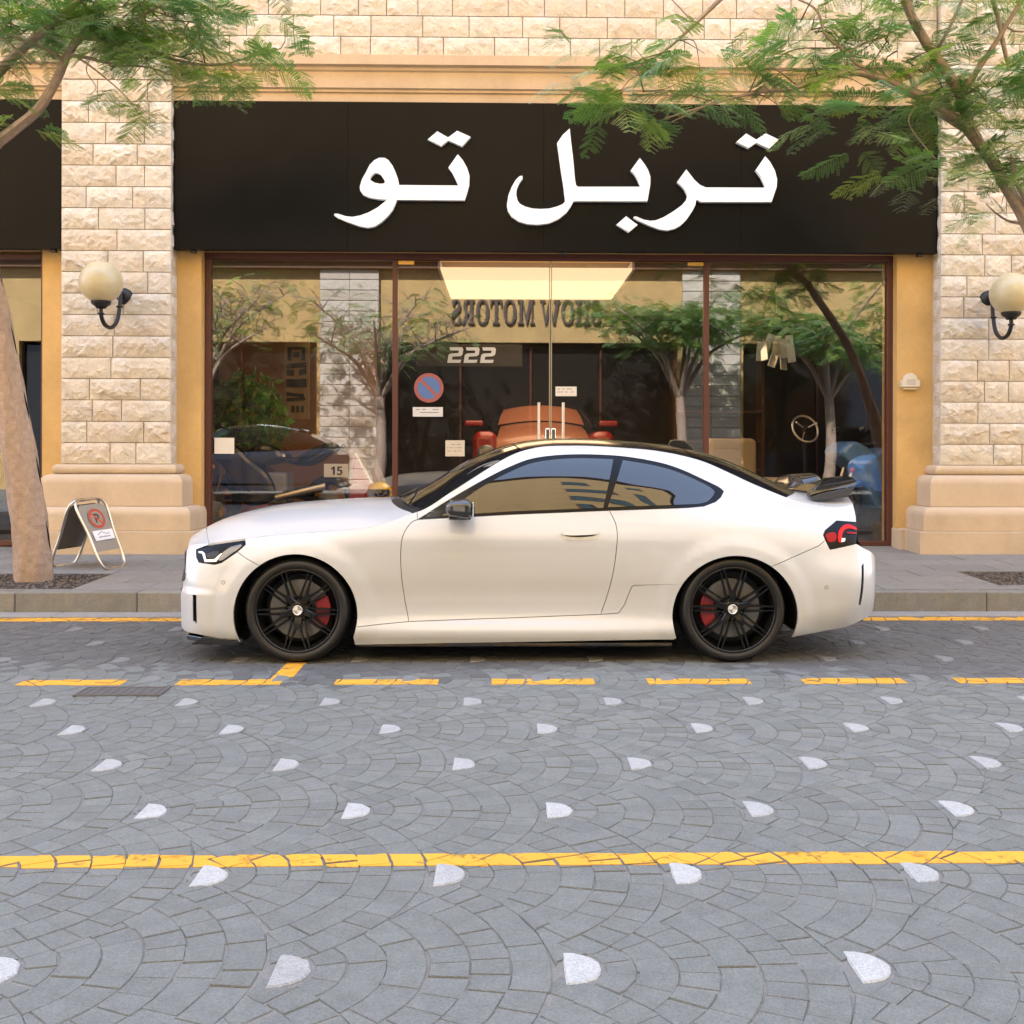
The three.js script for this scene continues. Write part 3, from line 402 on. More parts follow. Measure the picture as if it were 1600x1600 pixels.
// ───────────────────────── prints stuck to the glass ─────────────────────────
function sticker(name, label, cat, x0, y0, x1, y1, draw, round) {
  const Z = -ZG - 0.02, a = at(x0, y0, Z), b = at(x1, y1, Z), w = b.x - a.x, h = a.y - b.y, o = mesh(name, round ? new THREE.CircleGeometry(w / 2, 40) : new THREE.PlaneGeometry(w, h), std(lin(1, 1, 1), 0.5, { map: print(w, h, draw, 260), side: THREE.DoubleSide }));
  o.position.set((a.x + b.x) / 2, (a.y + b.y) / 2, -Z); return tag(o, label, cat);
}
const paper = (c, rows, ink) => (x, w, h) => { x.fillStyle = c; x.fillRect(0, 0, w, h); x.fillStyle = ink; const r = rng(w + h); for (let k = 0; k < rows; k++) for (let q = 0.1; q < 0.85; q += 0.07) if (r() < 0.72) x.fillRect(w * q, h * (0.22 + 0.62 * k / rows), w * 0.05, Math.max(1, h * 0.07)); };
sticker('no_parking_sticker', 'round blue and red no-parking sticker on the shop door glass', 'sticker', 647, 583, 693, 629, (x, w, h) => { x.fillStyle = '#94504c'; x.fillRect(0, 0, w, h); x.fillStyle = '#4d6a9c'; x.beginPath(); x.arc(w / 2, h / 2, w * 0.38, 0, 7); x.fill(); x.strokeStyle = '#94504c'; x.lineWidth = w * 0.11; x.beginPath(); x.moveTo(w * 0.22, h * 0.22); x.lineTo(w * 0.78, h * 0.78); x.stroke(); }, true);
sticker('notice_label', 'white two-line notice below the round sticker on the door', 'notice', 645, 636, 692, 651, paper('#c9c6c2', 2, '#3a3836'));
sticker('notice_label', 'small white notice on the right-hand door beside the handles', 'notice', 868, 604, 901, 619, paper('#d6cdc2', 2, '#5a524a'));
sticker('notice_paper', 'cream paper notice low on the left-hand door', 'notice', 696, 688, 726, 713, paper('#c4b9a6', 3, '#8d8476'));
sticker('notice_paper', 'blank white paper taped inside the left window above the motorcycle', 'notice', 335, 684, 366, 709, (x, w, h) => { x.fillStyle = '#d8d2cc'; x.fillRect(0, 0, w, h); });
// ───────────────────────── things inside the shop ─────────────────────────
{
  const y = 3.46, a = at(705, 466, 15.75), b = at(955, 466, 15.75), o = thing('ceiling_light', 'large glowing panel light in the shop ceiling behind the door', 'ceiling light', [(a.x + b.x) / 2, y, -14.45]), w = b.x - a.x, d = 2.6, col = new THREE.Color(1, 0.70, 0.44);
  mesh('diffuser', new THREE.BoxGeometry(w, 0.02, d), new THREE.MeshStandardMaterial({ color: 0x111111, roughness: 0.6, emissive: col, emissiveIntensity: 0.3 }), o);
  mesh('frame', [box(-w / 2 - 0.03, -w / 2 - 0.002, -0.02, 0.1, -d / 2, d / 2), box(w / 2 + 0.002, w / 2 + 0.03, -0.02, 0.1, -d / 2, d / 2), box(-w / 2 - 0.03, w / 2 + 0.03, -0.02, 0.1, -d / 2 - 0.03, -d / 2 - 0.002)], M.white, o);
  const l = new THREE.RectAreaLight(col, 0.8, w * 0.95, d * 0.95); l.position.set(o.position.x, y - 0.03, -14.45); l.lookAt(o.position.x, 0, -14.45); scene.add(l);
}
{ // 222 board
  const Z = 15.2, a = at(650, 538, Z), b = at(816, 573, Z), o = thing('number_sign', 'black board with the white number 222 hung inside the shop', 'sign', [(a.x + b.x) / 2, (a.y + b.y) / 2, -Z]), w = b.x - a.x, h = a.y - b.y;
  mesh('board', rbox(-w / 2, w / 2, -h / 2, h / 2, -0.05, 0, 0.005), M.black, o);
  // squared numerals drawn as outlines
  const two = [[0, 1], [0.16, 1], [0.9, 1], [1, 0.88], [1, 0.55], [0.88, 0.44], [0.3, 0.4], [0.3, 0.2], [0.95, 0.2], [0.92, 0], [0, 0], [0, 0.5], [0.14, 0.6], [0.7, 0.63], [0.7, 0.8], [0.08, 0.8]];
  const s = at(699, 567, Z), e = at(773, 543, Z), ch = e.y - s.y, cw = (e.x - s.x) * 0.295;
  for (let k = 0; k < 3; k++) mesh('numeral', prism(two.map(([u, v]) => [s.x - o.position.x + k * (e.x - s.x) * 0.345 + u * cw + v * 0.03, s.y - o.position.y + v * ch]), 0.015).translate(0, 0, 0.002), new THREE.MeshStandardMaterial({ color: 0xc2d6f4, roughness: 0.5 }), o);
}
{ // potted tree behind the left window
  const Z = 14.3, c = at(385, 690, Z), r = rng(44), o = thing('indoor_plant', 'bushy green plant in an orange-red pot behind the left window', 'plant', [c.x, 0.232, -Z]);
  mesh('pot', new THREE.LatheGeometry([[0, 0], [0.2, 0], [0.28, 0.5], [0.30, 0.52], [0.27, 0.53], [0.25, 0.45], [0, 0.45]].map(([a, b]) => new THREE.Vector2(a, b)), 24), M.orange, o);
  mesh('stem', [0, 1, 2, 3, 4].map((k) => taper([V(0, 0.4, 0), V(rr(-0.1, 0.1, r), 1.0, rr(-0.1, 0.1, r)), V(rr(-0.4, 0.4, r), 1.7, rr(-0.3, 0.3, r))], [0.025, 0.008], 6, 10)), M.twig, o);
  const lf = raw([0, 0, 0, 0.05, 0.035, 0.0, 0.13, 0, -0.02, 0.05, -0.035, 0], [0, 1, 2, 0, 2, 3]), im = new THREE.InstancedMesh(lf, M.leaf, 1300), d = new THREE.Object3D(); im.name = 'foliage'; im.userData.kind = 'stuff';
  for (let k = 0; k < 1300; k++) { const u = r() * 6.28, v = Math.acos(2 * r() - 1), q = Math.cbrt(rr(0.25, 1, r)), lump = 1 + 0.25 * Math.sin(u * 3 + v * 4); d.position.set(Math.sin(v) * Math.cos(u) * 0.5 * q * lump, 1.55 + Math.cos(v) * 0.5 * q * lump, Math.sin(v) * Math.sin(u) * 0.4 * q); d.rotation.set(rr(-1, 1, r), r() * 6.28, rr(-1.2, 0.4, r)); d.scale.setScalar(rr(0.6, 1.2, r)); d.updateMatrix(); im.setMatrixAt(k, d.matrix); im.setColorAt(k, lin(rr(0.10, 0.26, r), rr(0.26, 0.48, r), 0.05)); }
  o.add(im);
}
{ // tall wall panel with black signs
  const Z = 14.9, a = at(444, 524, Z), b = at(483, 655, Z), o = thing('wall_graphic', 'tall tan panel with black marks inside the left window', 'wall panel', [(a.x + b.x) / 2, (a.y + b.y) / 2, -Z]), w = b.x - a.x, h = a.y - b.y;
  mesh('panel', rbox(-w / 2, w / 2, -h / 2, h / 2, -0.03, 0, 0.004), std(lin(0.30, 0.20, 0.12), 0.7), o);
  const bar = (x0, x1, y0, y1, sk) => mesh('mark', prism([[x0 * w, y0 * h], [x1 * w, (y0 + sk) * h], [x1 * w, (y1 + sk) * h], [x0 * w, y1 * h]], 0.012).translate(0, 0, 0.001), M.black, o);
  for (const q of [[-0.35, 0.35, 0.33, 0.36, 0], [-0.35, -0.2, 0.2, 0.33, 0], [0.2, 0.35, 0.2, 0.33, 0], [-0.12, 0.12, 0.24, 0.30, 0], [-0.4, 0.4, 0.1, 0.16, 0.02], [-0.4, -0.1, 0.02, 0.09, 0], [0.1, 0.4, 0.02, 0.09, 0.02], [-0.4, 0.4, -0.12, -0.02, 0], [-0.4, 0.3, -0.22, -0.18, -0.02], [-0.4, 0.35, -0.29, -0.25, 0.015], [-0.2, -0.08, -0.42, -0.34, 0], [0.0, 0.1, -0.42, -0.34, 0], [0.2, 0.3, -0.42, -0.34, 0]]) bar(...q);
}
function motorbike(name, label, pos, turn, body, wheelM, plate) {
  const o = thing(name, label, 'motorcycle', pos, turn, 'motorcycles shown in the shop'), R0 = 0.31;
  for (const x of [-0.70, 0.70]) { const w = group('wheel', o); w.position.set(x, R0, 0); mesh('tyre', new THREE.TorusGeometry(R0 - 0.055, 0.058, 14, 40), M.tyre, w); mesh('rim', [new THREE.TorusGeometry(R0 - 0.1, 0.018, 8, 40), ...[0, 1, 2, 3, 4].map((k) => rod(V(0, 0, 0), V(0.2 * Math.cos(k * 1.257), 0.2 * Math.sin(k * 1.257), 0), 0.014, 6)), new THREE.CylinderGeometry(0.05, 0.05, 0.1, 16).rotateX(Math.PI / 2)], wheelM, w); mesh('brake_disc', new THREE.CylinderGeometry(0.13, 0.13, 0.006, 30).rotateX(Math.PI / 2).translate(0, 0, 0.05), M.disc, w); }
  const ext = (pts, d, b) => prism(crom(pts, 5, true), d, b).translate(0, 0, -d / 2);
  mesh('fairing', ext([[-0.78, 0.92], [-0.62, 1.06], [-0.40, 0.98], [-0.2, 0.80], [0.02, 0.62], [0.08, 0.35], [-0.25, 0.26], [-0.42, 0.5], [-0.55, 0.72]], 0.34, 0.05), body, o);
  mesh('tank', ext([[-0.3, 0.82], [-0.18, 0.98], [0.08, 0.96], [0.2, 0.82], [0.0, 0.74]], 0.26, 0.06), body, o);
  mesh('seat', ext([[0.1, 0.82], [0.3, 0.84], [0.55, 0.96], [0.72, 1.0], [0.6, 0.9], [0.35, 0.76]], 0.2, 0.04), M.black, o);
  mesh('tail', ext([[0.2, 0.78], [0.55, 0.88], [0.85, 1.0], [0.8, 0.92], [0.5, 0.74]], 0.16, 0.04), body, o);
  mesh('engine', [rbox(-0.3, 0.22, 0.28, 0.66, -0.16, 0.16, 0.05), new THREE.CylinderGeometry(0.1, 0.1, 0.38, 20).rotateX(Math.PI / 2).translate(-0.05, 0.42, 0)], M.grey, o);
  mesh('fork', [-0.1, 0.1].map((z) => rod(V(-0.70, R0, z), V(-0.48, 1.0, z), 0.024, 10)), wheelM, o);
  mesh('swing_arm', [-0.09, 0.09].map((z) => rod(V(0.1, 0.4, z), V(0.70, R0, z), 0.028, 8)), M.iron, o);
  mesh('handlebar', tube([[-0.42, 1.04, -0.34], [-0.5, 1.02, -0.15], [-0.5, 1.02, 0.15], [-0.42, 1.04, 0.34]], 0.014, 8), M.iron, o);
  mesh('exhaust', rod(V(0.1, 0.36, 0.17), V(0.72, 0.5, 0.19), 0.05, 14, 0.06), M.steel, o);
  for (const z of [-0.3, 0.3]) mesh('mirror', new THREE.SphereGeometry(0.06, 16, 10).scale(1, 0.7, 0.4).translate(-0.55, 1.2, z), M.carBlack, o);
  mesh('indicator', new THREE.SphereGeometry(0.032, 14, 10).translate(-0.66, 0.72, 0.24), M.orange, o);
  if (plate) { const pl = mesh('number_plate', rbox(0.66, 0.96, 0.60, 0.76, 0.1, 0.115, 0.01), M.white, o); const t = mesh('plate_number', new TextGeometry('15', { font, size: 0.1, depth: 0.006 }), M.black, pl); t.position.set(0.74, 0.63, 0.116); }
  return o;
}
{ const a = at(425, 800, 13.5); motorbike('motorcycle', 'black motorcycle with gold wheels and plate 15 behind the left window', [a.x, 0.40, -13.55], -0.12, M.carBlack, M.gold, true);
  const b = at(1362, 760, 13.45); motorbike('motorcycle', 'blue motorcycle standing at the right end of the shop window', [b.x + 0.22, 0.38, -13.45], 0.25, M.blue, M.steel, false);
  mesh('display_step', [box(a.x - 1.1, a.x + 1.1, 0.234, 0.40, -14.0, -13.1)], M.black, shop); mesh('display_step', [box(b.x - 0.5, b.x + 1.1, 0.234, 0.38, -14.0, -13.1)], M.black, shop); }
{ const a = at(545, 705, 13.3), b = at(606, 782, 13.3), o = thing('race_board', 'slanting red board with a white edge behind the left window', 'board', [(a.x + b.x) / 2, b.y - 0.5, -13.3]);
  mesh('board', prism([[-0.16, 1.05], [0.09, 0.62], [0.05, 0], [-0.28, 0]], 0.03), M.red, o); mesh('edge', prism([[-0.165, 1.06], [-0.14, 1.06], [0.11, 0.62], [0.085, 0.62]], 0.04).translate(0, 0, -0.005), M.white, o); mesh('stand', prism([[0.0, 1.0], [0.06, 1.02], [0.26, 0.52], [0.18, 0.5]], 0.02).translate(0.02, 0, -0.06), M.grey, o); mesh('foot', box(-0.25, 0.12, -(b.y - 0.5) + 0.234, 0, -0.02, 0.04), M.grey, o);
  const h = at(594, 771, 13.15), g = thing('helmet', 'yellow racing helmet on a stand behind the left window', 'helmet', [h.x, h.y, -13.15]);
  mesh('shell', new THREE.SphereGeometry(0.15, 28, 20).scale(1, 0.95, 1.15), M.helmet, g); mesh('visor', new THREE.SphereGeometry(0.153, 24, 10, 0.6, 1.9, 1.2, 0.6).scale(1, 0.95, 1.15), M.carBlack, g); mesh('stripe', new THREE.TorusGeometry(0.152, 0.008, 6, 40).rotateX(1.2), M.blue, g); mesh('stand', [rod(V(0, -0.13, 0), V(0, -h.y + 0.232, 0), 0.05, 12), new THREE.CylinderGeometry(0.16, 0.18, 0.03, 20).translate(0, -h.y + 0.25, 0)], M.black, g); }
{ // red car on a platform, facing the street
  const Z = 15.1, c = at(847, 690, Z), o = thing('display_car', 'red car with warm light painted on its bonnet facing out from inside the shop', 'car', [c.x, 0.232, -Z]), tan = phy(lin(0.36, 0.15, 0.085), 0.4, { clearcoat: 0.6 });  // tan puts the warm light on bonnet and windscreen into their colour
  mesh('platform', rbox(-1.15, 1.15, 0, 0.42, -2.6, 0.9, 0.03), M.black, o);
  const row = (y, w, z) => { const out = []; for (let i = 0; i <= 14; i++) { const t = i / 14 * 2 - 1; out.push(V(t * w, y - 0.06 * t * t, z - 0.1 * t * t)); } return out; };
  const sheet = (rows) => { const pos = [], idx = [], n = rows[0].length; rows.forEach((r) => r.forEach((v) => pos.push(v.x, v.y, v.z))); for (let j = 0; j < rows.length - 1; j++) for (let i = 0; i < n - 1; i++) { const a = j * n + i; idx.push(a, a + n, a + 1, a + 1, a + n, a + n + 1); } return raw(pos, idx); };
  mesh('bonnet', sheet([row(0.75, 0.66, 0.88), row(1.18, 0.62, 0.8), row(1.32, 0.6, 0.55), row(1.42, 0.58, 0.1), row(1.48, 0.56, -0.35)]), tan, o);
  mesh('windscreen', sheet([row(1.5, 0.60, -0.38), row(1.62, 0.57, -0.6), row(1.73, 0.52, -0.82)]), tan, o);
  mesh('roof', sheet([row(1.735, 0.54, -0.8), row(1.77, 0.54, -1.1), row(1.75, 0.53, -1.7)]), M.carBlack, o);
  mesh('pillar', [-1, 1].map((s) => taper([V(s * 0.72, 1.40, -0.3), V(s * 0.65, 1.56, -0.6), V(s * 0.55, 1.70, -0.9)], [0.03, 0.03], 6, 10)), M.carBlack, o);
  for (const s of [-1, 1]) { mesh('wing', rbox(s > 0 ? 0.60 : -0.92, s > 0 ? 0.92 : -0.60, 0.62, 1.34, -1.6, 0.7, 0.12, 4), M.red, o); mesh('door_mirror', rbox(s > 0 ? 0.80 : -1.06, s > 0 ? 1.06 : -0.80, 1.42, 1.50, -0.45, -0.30, 0.03, 3), M.red, o); mesh('headlight', new THREE.SphereGeometry(0.12, 20, 14).scale(1, 1, 0.5).translate(s * 0.74, 1.05, 0.68), M.lens, o); mesh('wheel', new THREE.CylinderGeometry(0.31, 0.31, 0.22, 28).rotateZ(Math.PI / 2).translate(s * 0.78, 0.73, 0.3), M.tyre, o); }
  mesh('bumper', rbox(-0.85, 0.85, 0.56, 0.78, 0.6, 0.9, 0.06, 3), M.red, o);
}
{ // hanging lamp with glass pieces, steering wheel, chair
  const p = at(1212, 540, 13.8), o = thing('pendant_lamp', 'pendant of silvery glass pieces hanging inside the right window', 'pendant lamp', [p.x, p.y, -13.8]), r = rng(3);
  mesh('cord', rod(V(0, 0.2, 0), V(0, 3.56 - p.y, 0), 0.006, 6), M.black, o); mesh('crown', new THREE.LatheGeometry([[0, 0.36], [0.04, 0.34], [0.08, 0.26], [0.1, 0.22], [0, 0.2]].map(([a, b]) => new THREE.Vector2(a, b)), 18), M.iron, o);
  for (let k = 0; k < 9; k++) { const q = mesh('glass_piece', rbox(-0.05, 0.05, -0.12, 0.12, -0.008, 0.008, 0.006), phy(lin(0.55, 0.60, 0.62), 0.08, { metalness: 0.4, clearcoat: 1 }), o); q.position.set(rr(-0.22, 0.22, r), rr(-0.2, 0.14, r), rr(-0.1, 0.1, r)); q.rotation.set(rr(-0.3, 0.3, r), rr(-0.8, 0.8, r), rr(-0.4, 0.4, r)); }
  const s = at(1258, 670, 13.4), w = thing('steering_wheel', 'grey steering wheel on a stand inside the right window', 'steering wheel', [s.x, s.y, -13.4], 0.3);
  mesh('rim', new THREE.TorusGeometry(0.17, 0.014, 10, 48).rotateX(-0.4), M.steel, w); mesh('spoke', [0.5, 2.6, 4.7].map((a) => rod(V(0, 0, 0), V(0.165 * Math.cos(a), 0.15 * Math.sin(a), 0.06 * Math.sin(a)), 0.011, 8)), M.steel, w); mesh('hub', new THREE.SphereGeometry(0.04, 16, 10), M.iron, w); mesh('column', rod(V(0, 0, -0.02), V(0.22, -s.y + 0.25, -0.3), 0.022, 10), M.iron, w);
  const c = at(1165, 720, 14.2), ch = thing('armchair', 'pale upholstered armchair inside the right window', 'armchair', [c.x, 0.232, -14.2], 0.4), cl = std(lin(0.50, 0.42, 0.32), 0.9);
  mesh('seat', rbox(-0.35, 0.35, 0.2, 0.5, -0.35, 0.35, 0.06, 4), cl, ch); mesh('backrest', rbox(-0.38, 0.38, 0.4, 1.25, -0.45, -0.25, 0.08, 4), cl, ch); for (const q of [-1, 1]) mesh('armrest', rbox(q > 0 ? 0.34 : -0.48, q > 0 ? 0.48 : -0.34, 0.2, 0.75, -0.4, 0.35, 0.06, 4), cl, ch); for (const [x, z] of [[-0.3, -0.3], [0.3, -0.3], [-0.3, 0.3], [0.3, 0.3]]) mesh('leg', rod(V(x, 0, z), V(x, 0.2, z), 0.02, 8), M.twig, ch);
}
// ───────────────────────── the other side of the street (seen in the glass and in the paint) ─────────────────────────
const ZO = 6.6;                                       // its facade
{
  const f = mesh('far_pavement', box(-60, 60, -0.05, 0.15, ZFAR, ZO + 0.2), M.slabs[1], scene, 'structure'); tag(f, 'pavement on the other side of the street');
  const o = thing('opposite_building', 'sunlit yellow building across the street seen as a reflection', 'building'), H = 23, teal = phy(lin(0.05, 0.11, 0.12), 0.05, { ior: 1.7 }), brown = std(lin(0.13, 0.065, 0.03), 0.7), yw = std(lin(0.63, 0.432, 0.185), 0.9, { map: streakMap }), dk = phy(lin(0.02, 0.018, 0.016), 0.08);
  const bays = [-14.8, -4.45, 5.9, 16.2];
  mesh('wall', [box(-50, 90, 4.38, H, ZO, ZO + 1), ...bays.map((x) => box(x - 0.95, x + 0.95, 0.1, 4.38, ZO, ZO + 1)), box(-50, 90, 0.1, 4.38, ZO + 0.8, ZO + 1)], yw, o);
  for (let k = 0; k < bays.length - 1; k++) { const a = bays[k] + 0.95, b = bays[k + 1] - 0.95; mesh('shop_window', box(a, b, 0.2, 4.28, ZO + 0.28, ZO + 0.34), dk, o); mesh('window_bar', [a + 0.03, a + 2.2, (a + b) / 2, b - 2.2, b - 0.03].map((x) => box(x - 0.03, x + 0.03, 0.2, 4.37, ZO + 0.2, ZO + 0.275)), M.mahogany, o); }
  const r = rng(77); for (const x of [-4.45, 5.9]) { const p = group('stone_pier', o); for (let y = 0.15, j = 0; y < 6.2; y += 0.3, j++) for (let q = 0; q < 2; q++) { const m = q ? 0.84 : 0; mesh('stone', rbox(x - 0.84 + m + (j % 2) * 0.12 * (q ? 0 : 0), x - 0.006 + m, y, y + 0.288, ZO - 0.16, ZO - 0.002, 0.02, 1), M.stones[Math.floor(r() * 6)], p); } }
  mesh('cornice', [box(-50, 90, 6.45, 6.62, ZO - 0.28, ZO - 0.002), box(-50, 90, 6.63, 6.75, ZO - 0.4, ZO - 0.002), box(-50, 90, H, H + 0.22, ZO - 0.7, ZO + 1), box(-50, 90, H - 0.5, H - 0.32, ZO - 0.25, ZO - 0.002)], brown, o);
  for (let k = -7; k < 14; k++) for (const y of [8.0, 11.3, 14.6, 18.2]) { if (k % 3 === 0) continue; const x = k * 2.4 - 0.3, w = group('window', o); mesh('pane', box(x - 0.6, x + 0.6, y, y + 1.25, ZO - 0.03, ZO - 0.004), teal, w); mesh('frame', [box(x - 0.68, x - 0.602, y - 0.08, y + 1.33, ZO - 0.09, ZO - 0.003), box(x + 0.602, x + 0.68, y - 0.08, y + 1.33, ZO - 0.09, ZO - 0.003), box(x - 0.6, x + 0.6, y + 1.252, y + 1.33, ZO - 0.09, ZO - 0.003), box(x - 0.7, x + 0.7, y - 0.16, y - 0.082, ZO - 0.14, ZO - 0.003), box(x - 0.03, x + 0.03, y, y + 1.25, ZO - 0.07, ZO - 0.031)], brown, w); }
  const t = new TextGeometry('SHOW MOTORS', { font: serif, size: 0.7, depth: 0.06 }); t.computeBoundingBox(); const tw = t.boundingBox.max.x; t.translate(-tw / 2, 0, 0);
  const tm = mesh('lettering', t, std(lin(0.10, 0.075, 0.06), 0.6), o); tm.rotation.y = Math.PI; const cx = 0.6; tm.position.set(cx, 4.9, ZO - 0.02); tm.scale.x = 4.3 / tw;
}
// cars parked across the street, whose reflections show in the panes
for (const [x, label, c, sy] of [[-6.4, 'dark grey car parked across the street seen as a reflection', [0.17, 0.19, 0.22], 1.15], [11.1, 'blue car parked across the street seen as a reflection', [0.10, 0.27, 0.62], 1.25]]) {
  const o = thing('parked_car', label, 'car', [x, 0, 2.0]), m = phy(lin(...c), 0.3, { clearcoat: 1 }), ext = (p, d, b) => prism(crom(p, 5, true), d, b).translate(0, 0, -d / 2);
  o.scale.set(1, sy, 1);
  mesh('body', ext([[-2.3, 0.45], [-2.25, 0.85], [-1.3, 1.02], [1.5, 1.12], [2.35, 1.12], [2.4, 0.5], [2.1, 0.3], [-2.0, 0.3]], 1.86, 0.12), m, o);
  mesh('cabin', ext([[-1.35, 1.0], [-0.4, 1.55], [0.6, 1.64], [1.5, 1.5], [2.25, 1.12], [0.5, 0.95]], 1.5, 0.14), M.carGlass, o);
  mesh('roof', ext([[-0.5, 1.53], [0.6, 1.66], [1.5, 1.53], [0.6, 1.6]], 1.3, 0.03), m, o);
  for (const x of [-1.45, 1.45]) for (const z of [-0.86, 0.86]) { const w = group('wheel', o); w.position.set(x, 0.35, z); mesh('tyre', new THREE.TorusGeometry(0.27, 0.085, 12, 32), M.tyre, w); mesh('rim', new THREE.CylinderGeometry(0.24, 0.24, 0.1, 24).rotateX(Math.PI / 2), M.rim, w); }
  mesh('tail_light', [-1, 1].map((s) => rbox(2.2, 2.42, 0.92, 1.05, s * 0.78 - 0.15, s * 0.78 + 0.15, 0.03)), M.redLens, o);
}
// ───────────────────────── trees with feathery leaves ─────────────────────────
function frond(seed) { // a twice-pinnate leaf about 0.36 m long, every leaflet a small blade
  const r = rng(seed), pos = [], idx = [], L = 0.36, droop = rr(0.15, 0.5, r), bend = rr(-0.25, 0.25, r), np = 9 + Math.floor(r() * 3);
  const P = (t) => V(L * t, -droop * L * t * t, bend * L * t * t);
  const blade = (a, b, w) => { const d = b.clone().sub(a), s = V(-d.z, 0, d.x).setLength(w), m = a.clone().lerp(b, 0.5), n = pos.length / 3; for (const q of [a, m.clone().add(s), b, m.clone().sub(s)]) pos.push(q.x, q.y, q.z); idx.push(n, n + 1, n + 2, n, n + 2, n + 3); };
  blade(P(0), P(0.5), 0.0018); blade(P(0.45), P(1), 0.0014);
  for (let k = 0; k < np; k++) { const t = 0.14 + 0.86 * k / (np - 1), o = P(t), len = 0.135 * Math.sin(Math.PI * (0.22 + 0.68 * k / (np - 1))) * rr(0.85, 1.1, r) + 0.02, fwd = lerp(0.35, 0.9, t);
    for (const s of [-1, 1]) { if (r() < 0.07) continue; const dir = V(fwd, rr(-0.5, -0.05, r), s).normalize(), sag = rr(0.05, 0.25, r), Q = (u) => o.clone().addScaledVector(dir, len * u).add(V(0, -sag * len * u * u, 0)); blade(o, Q(1), 0.0009);
      const nl = Math.max(5, Math.round(len / 0.012)); for (let q = 0; q < nl; q++) { const u = 0.06 + 0.92 * q / nl, c = Q(u), lw = 0.0175 * Math.sin(Math.PI * (0.2 + 0.72 * u)) + 0.003, side = V(-dir.z, 0, dir.x); for (const e of [-1, 1]) blade(c, c.clone().addScaledVector(side, e * lw).addScaledVector(dir, lw * 0.35).add(V(0, rr(-0.15, 0.05, r) * lw, 0)), 0.0055); } } }
  return raw(pos, idx);
}
const FRONDS = [1, 2, 3, 4, 5].map((k) => frond(k * 17));
const greens = [[0.19, 0.35, 0.045], [0.14, 0.31, 0.06], [0.26, 0.42, 0.045], [0.12, 0.25, 0.04], [0.34, 0.47, 0.035], [0.16, 0.36, 0.085]];
function crown(parent, clusters, seed, dens = 0.82) { // clusters: centre, radii, how many leaves, tint
  const r = rng(seed), lists = FRONDS.map(() => []), d = new THREE.Object3D();
  for (const [c, rad, n, tint] of clusters) for (let k = 0; k < n * dens; k++) { const u = r() * 6.283, q = Math.sqrt(r()), w = rr(-1, 1, r);
    d.position.set(c.x + Math.cos(u) * q * rad.x, c.y + w * rad.y * Math.sqrt(1 - q * q * 0.6), c.z + Math.sin(u) * q * rad.z); d.rotation.set(rr(-0.55, 0.55, r), -u + rr(-1.1, 1.1, r), rr(-0.45, 0.35, r), 'YXZ'); d.scale.setScalar(rr(0.65, 1.25, r)); d.updateMatrix();
    const g = greens[r() < 0.6 ? tint : Math.floor(r() * 6)], v = rr(0.75, 1.3, r); lists[Math.floor(r() * 5)].push([d.matrix.clone(), lin(g[0] * v, g[1] * v, g[2] * v)]); }
  lists.forEach((l, i) => { if (!l.length) return; const im = new THREE.InstancedMesh(FRONDS[i], M.leaf, l.length); im.name = 'crown'; im.userData.kind = 'stuff'; im.castShadow = im.receiveShadow = true; l.forEach(([m, c], k) => { im.setMatrixAt(k, m); im.setColorAt(k, c); }); parent.add(im); });
}
const path = (pts) => pts.map(([x, y, Z]) => at(x, y, Z));
function sprays(list, seed, out) { // fine twigs that leave a limb and carry the leaves
  const r = rng(seed), g = []; for (const [x0, y0, Z0, x1, y1, Z1, n] of list) { const a = at(x0, y0, Z0), b = at(x1, y1, Z1); for (let k = 0; k < n; k++) { const s = a.clone().lerp(b, r()), e = s.clone().add(V(rr(-0.55, 0.55, r), rr(-0.28, 0.3, r), rr(-0.4, 0.5, r))), m = s.clone().lerp(e, 0.5).add(V(rr(-0.08, 0.08, r), rr(-0.04, 0.12, r), rr(-0.05, 0.05, r))); g.push(taper([s, m, e], [0.007, 0.004, 0.0022], 5, 8)); out.push([e, V(0.14, 0.08, 0.14), 3, Math.floor(r() * 6)], [m, V(0.12, 0.07, 0.12), 1, Math.floor(r() * 6)]); } }
  return g;
}
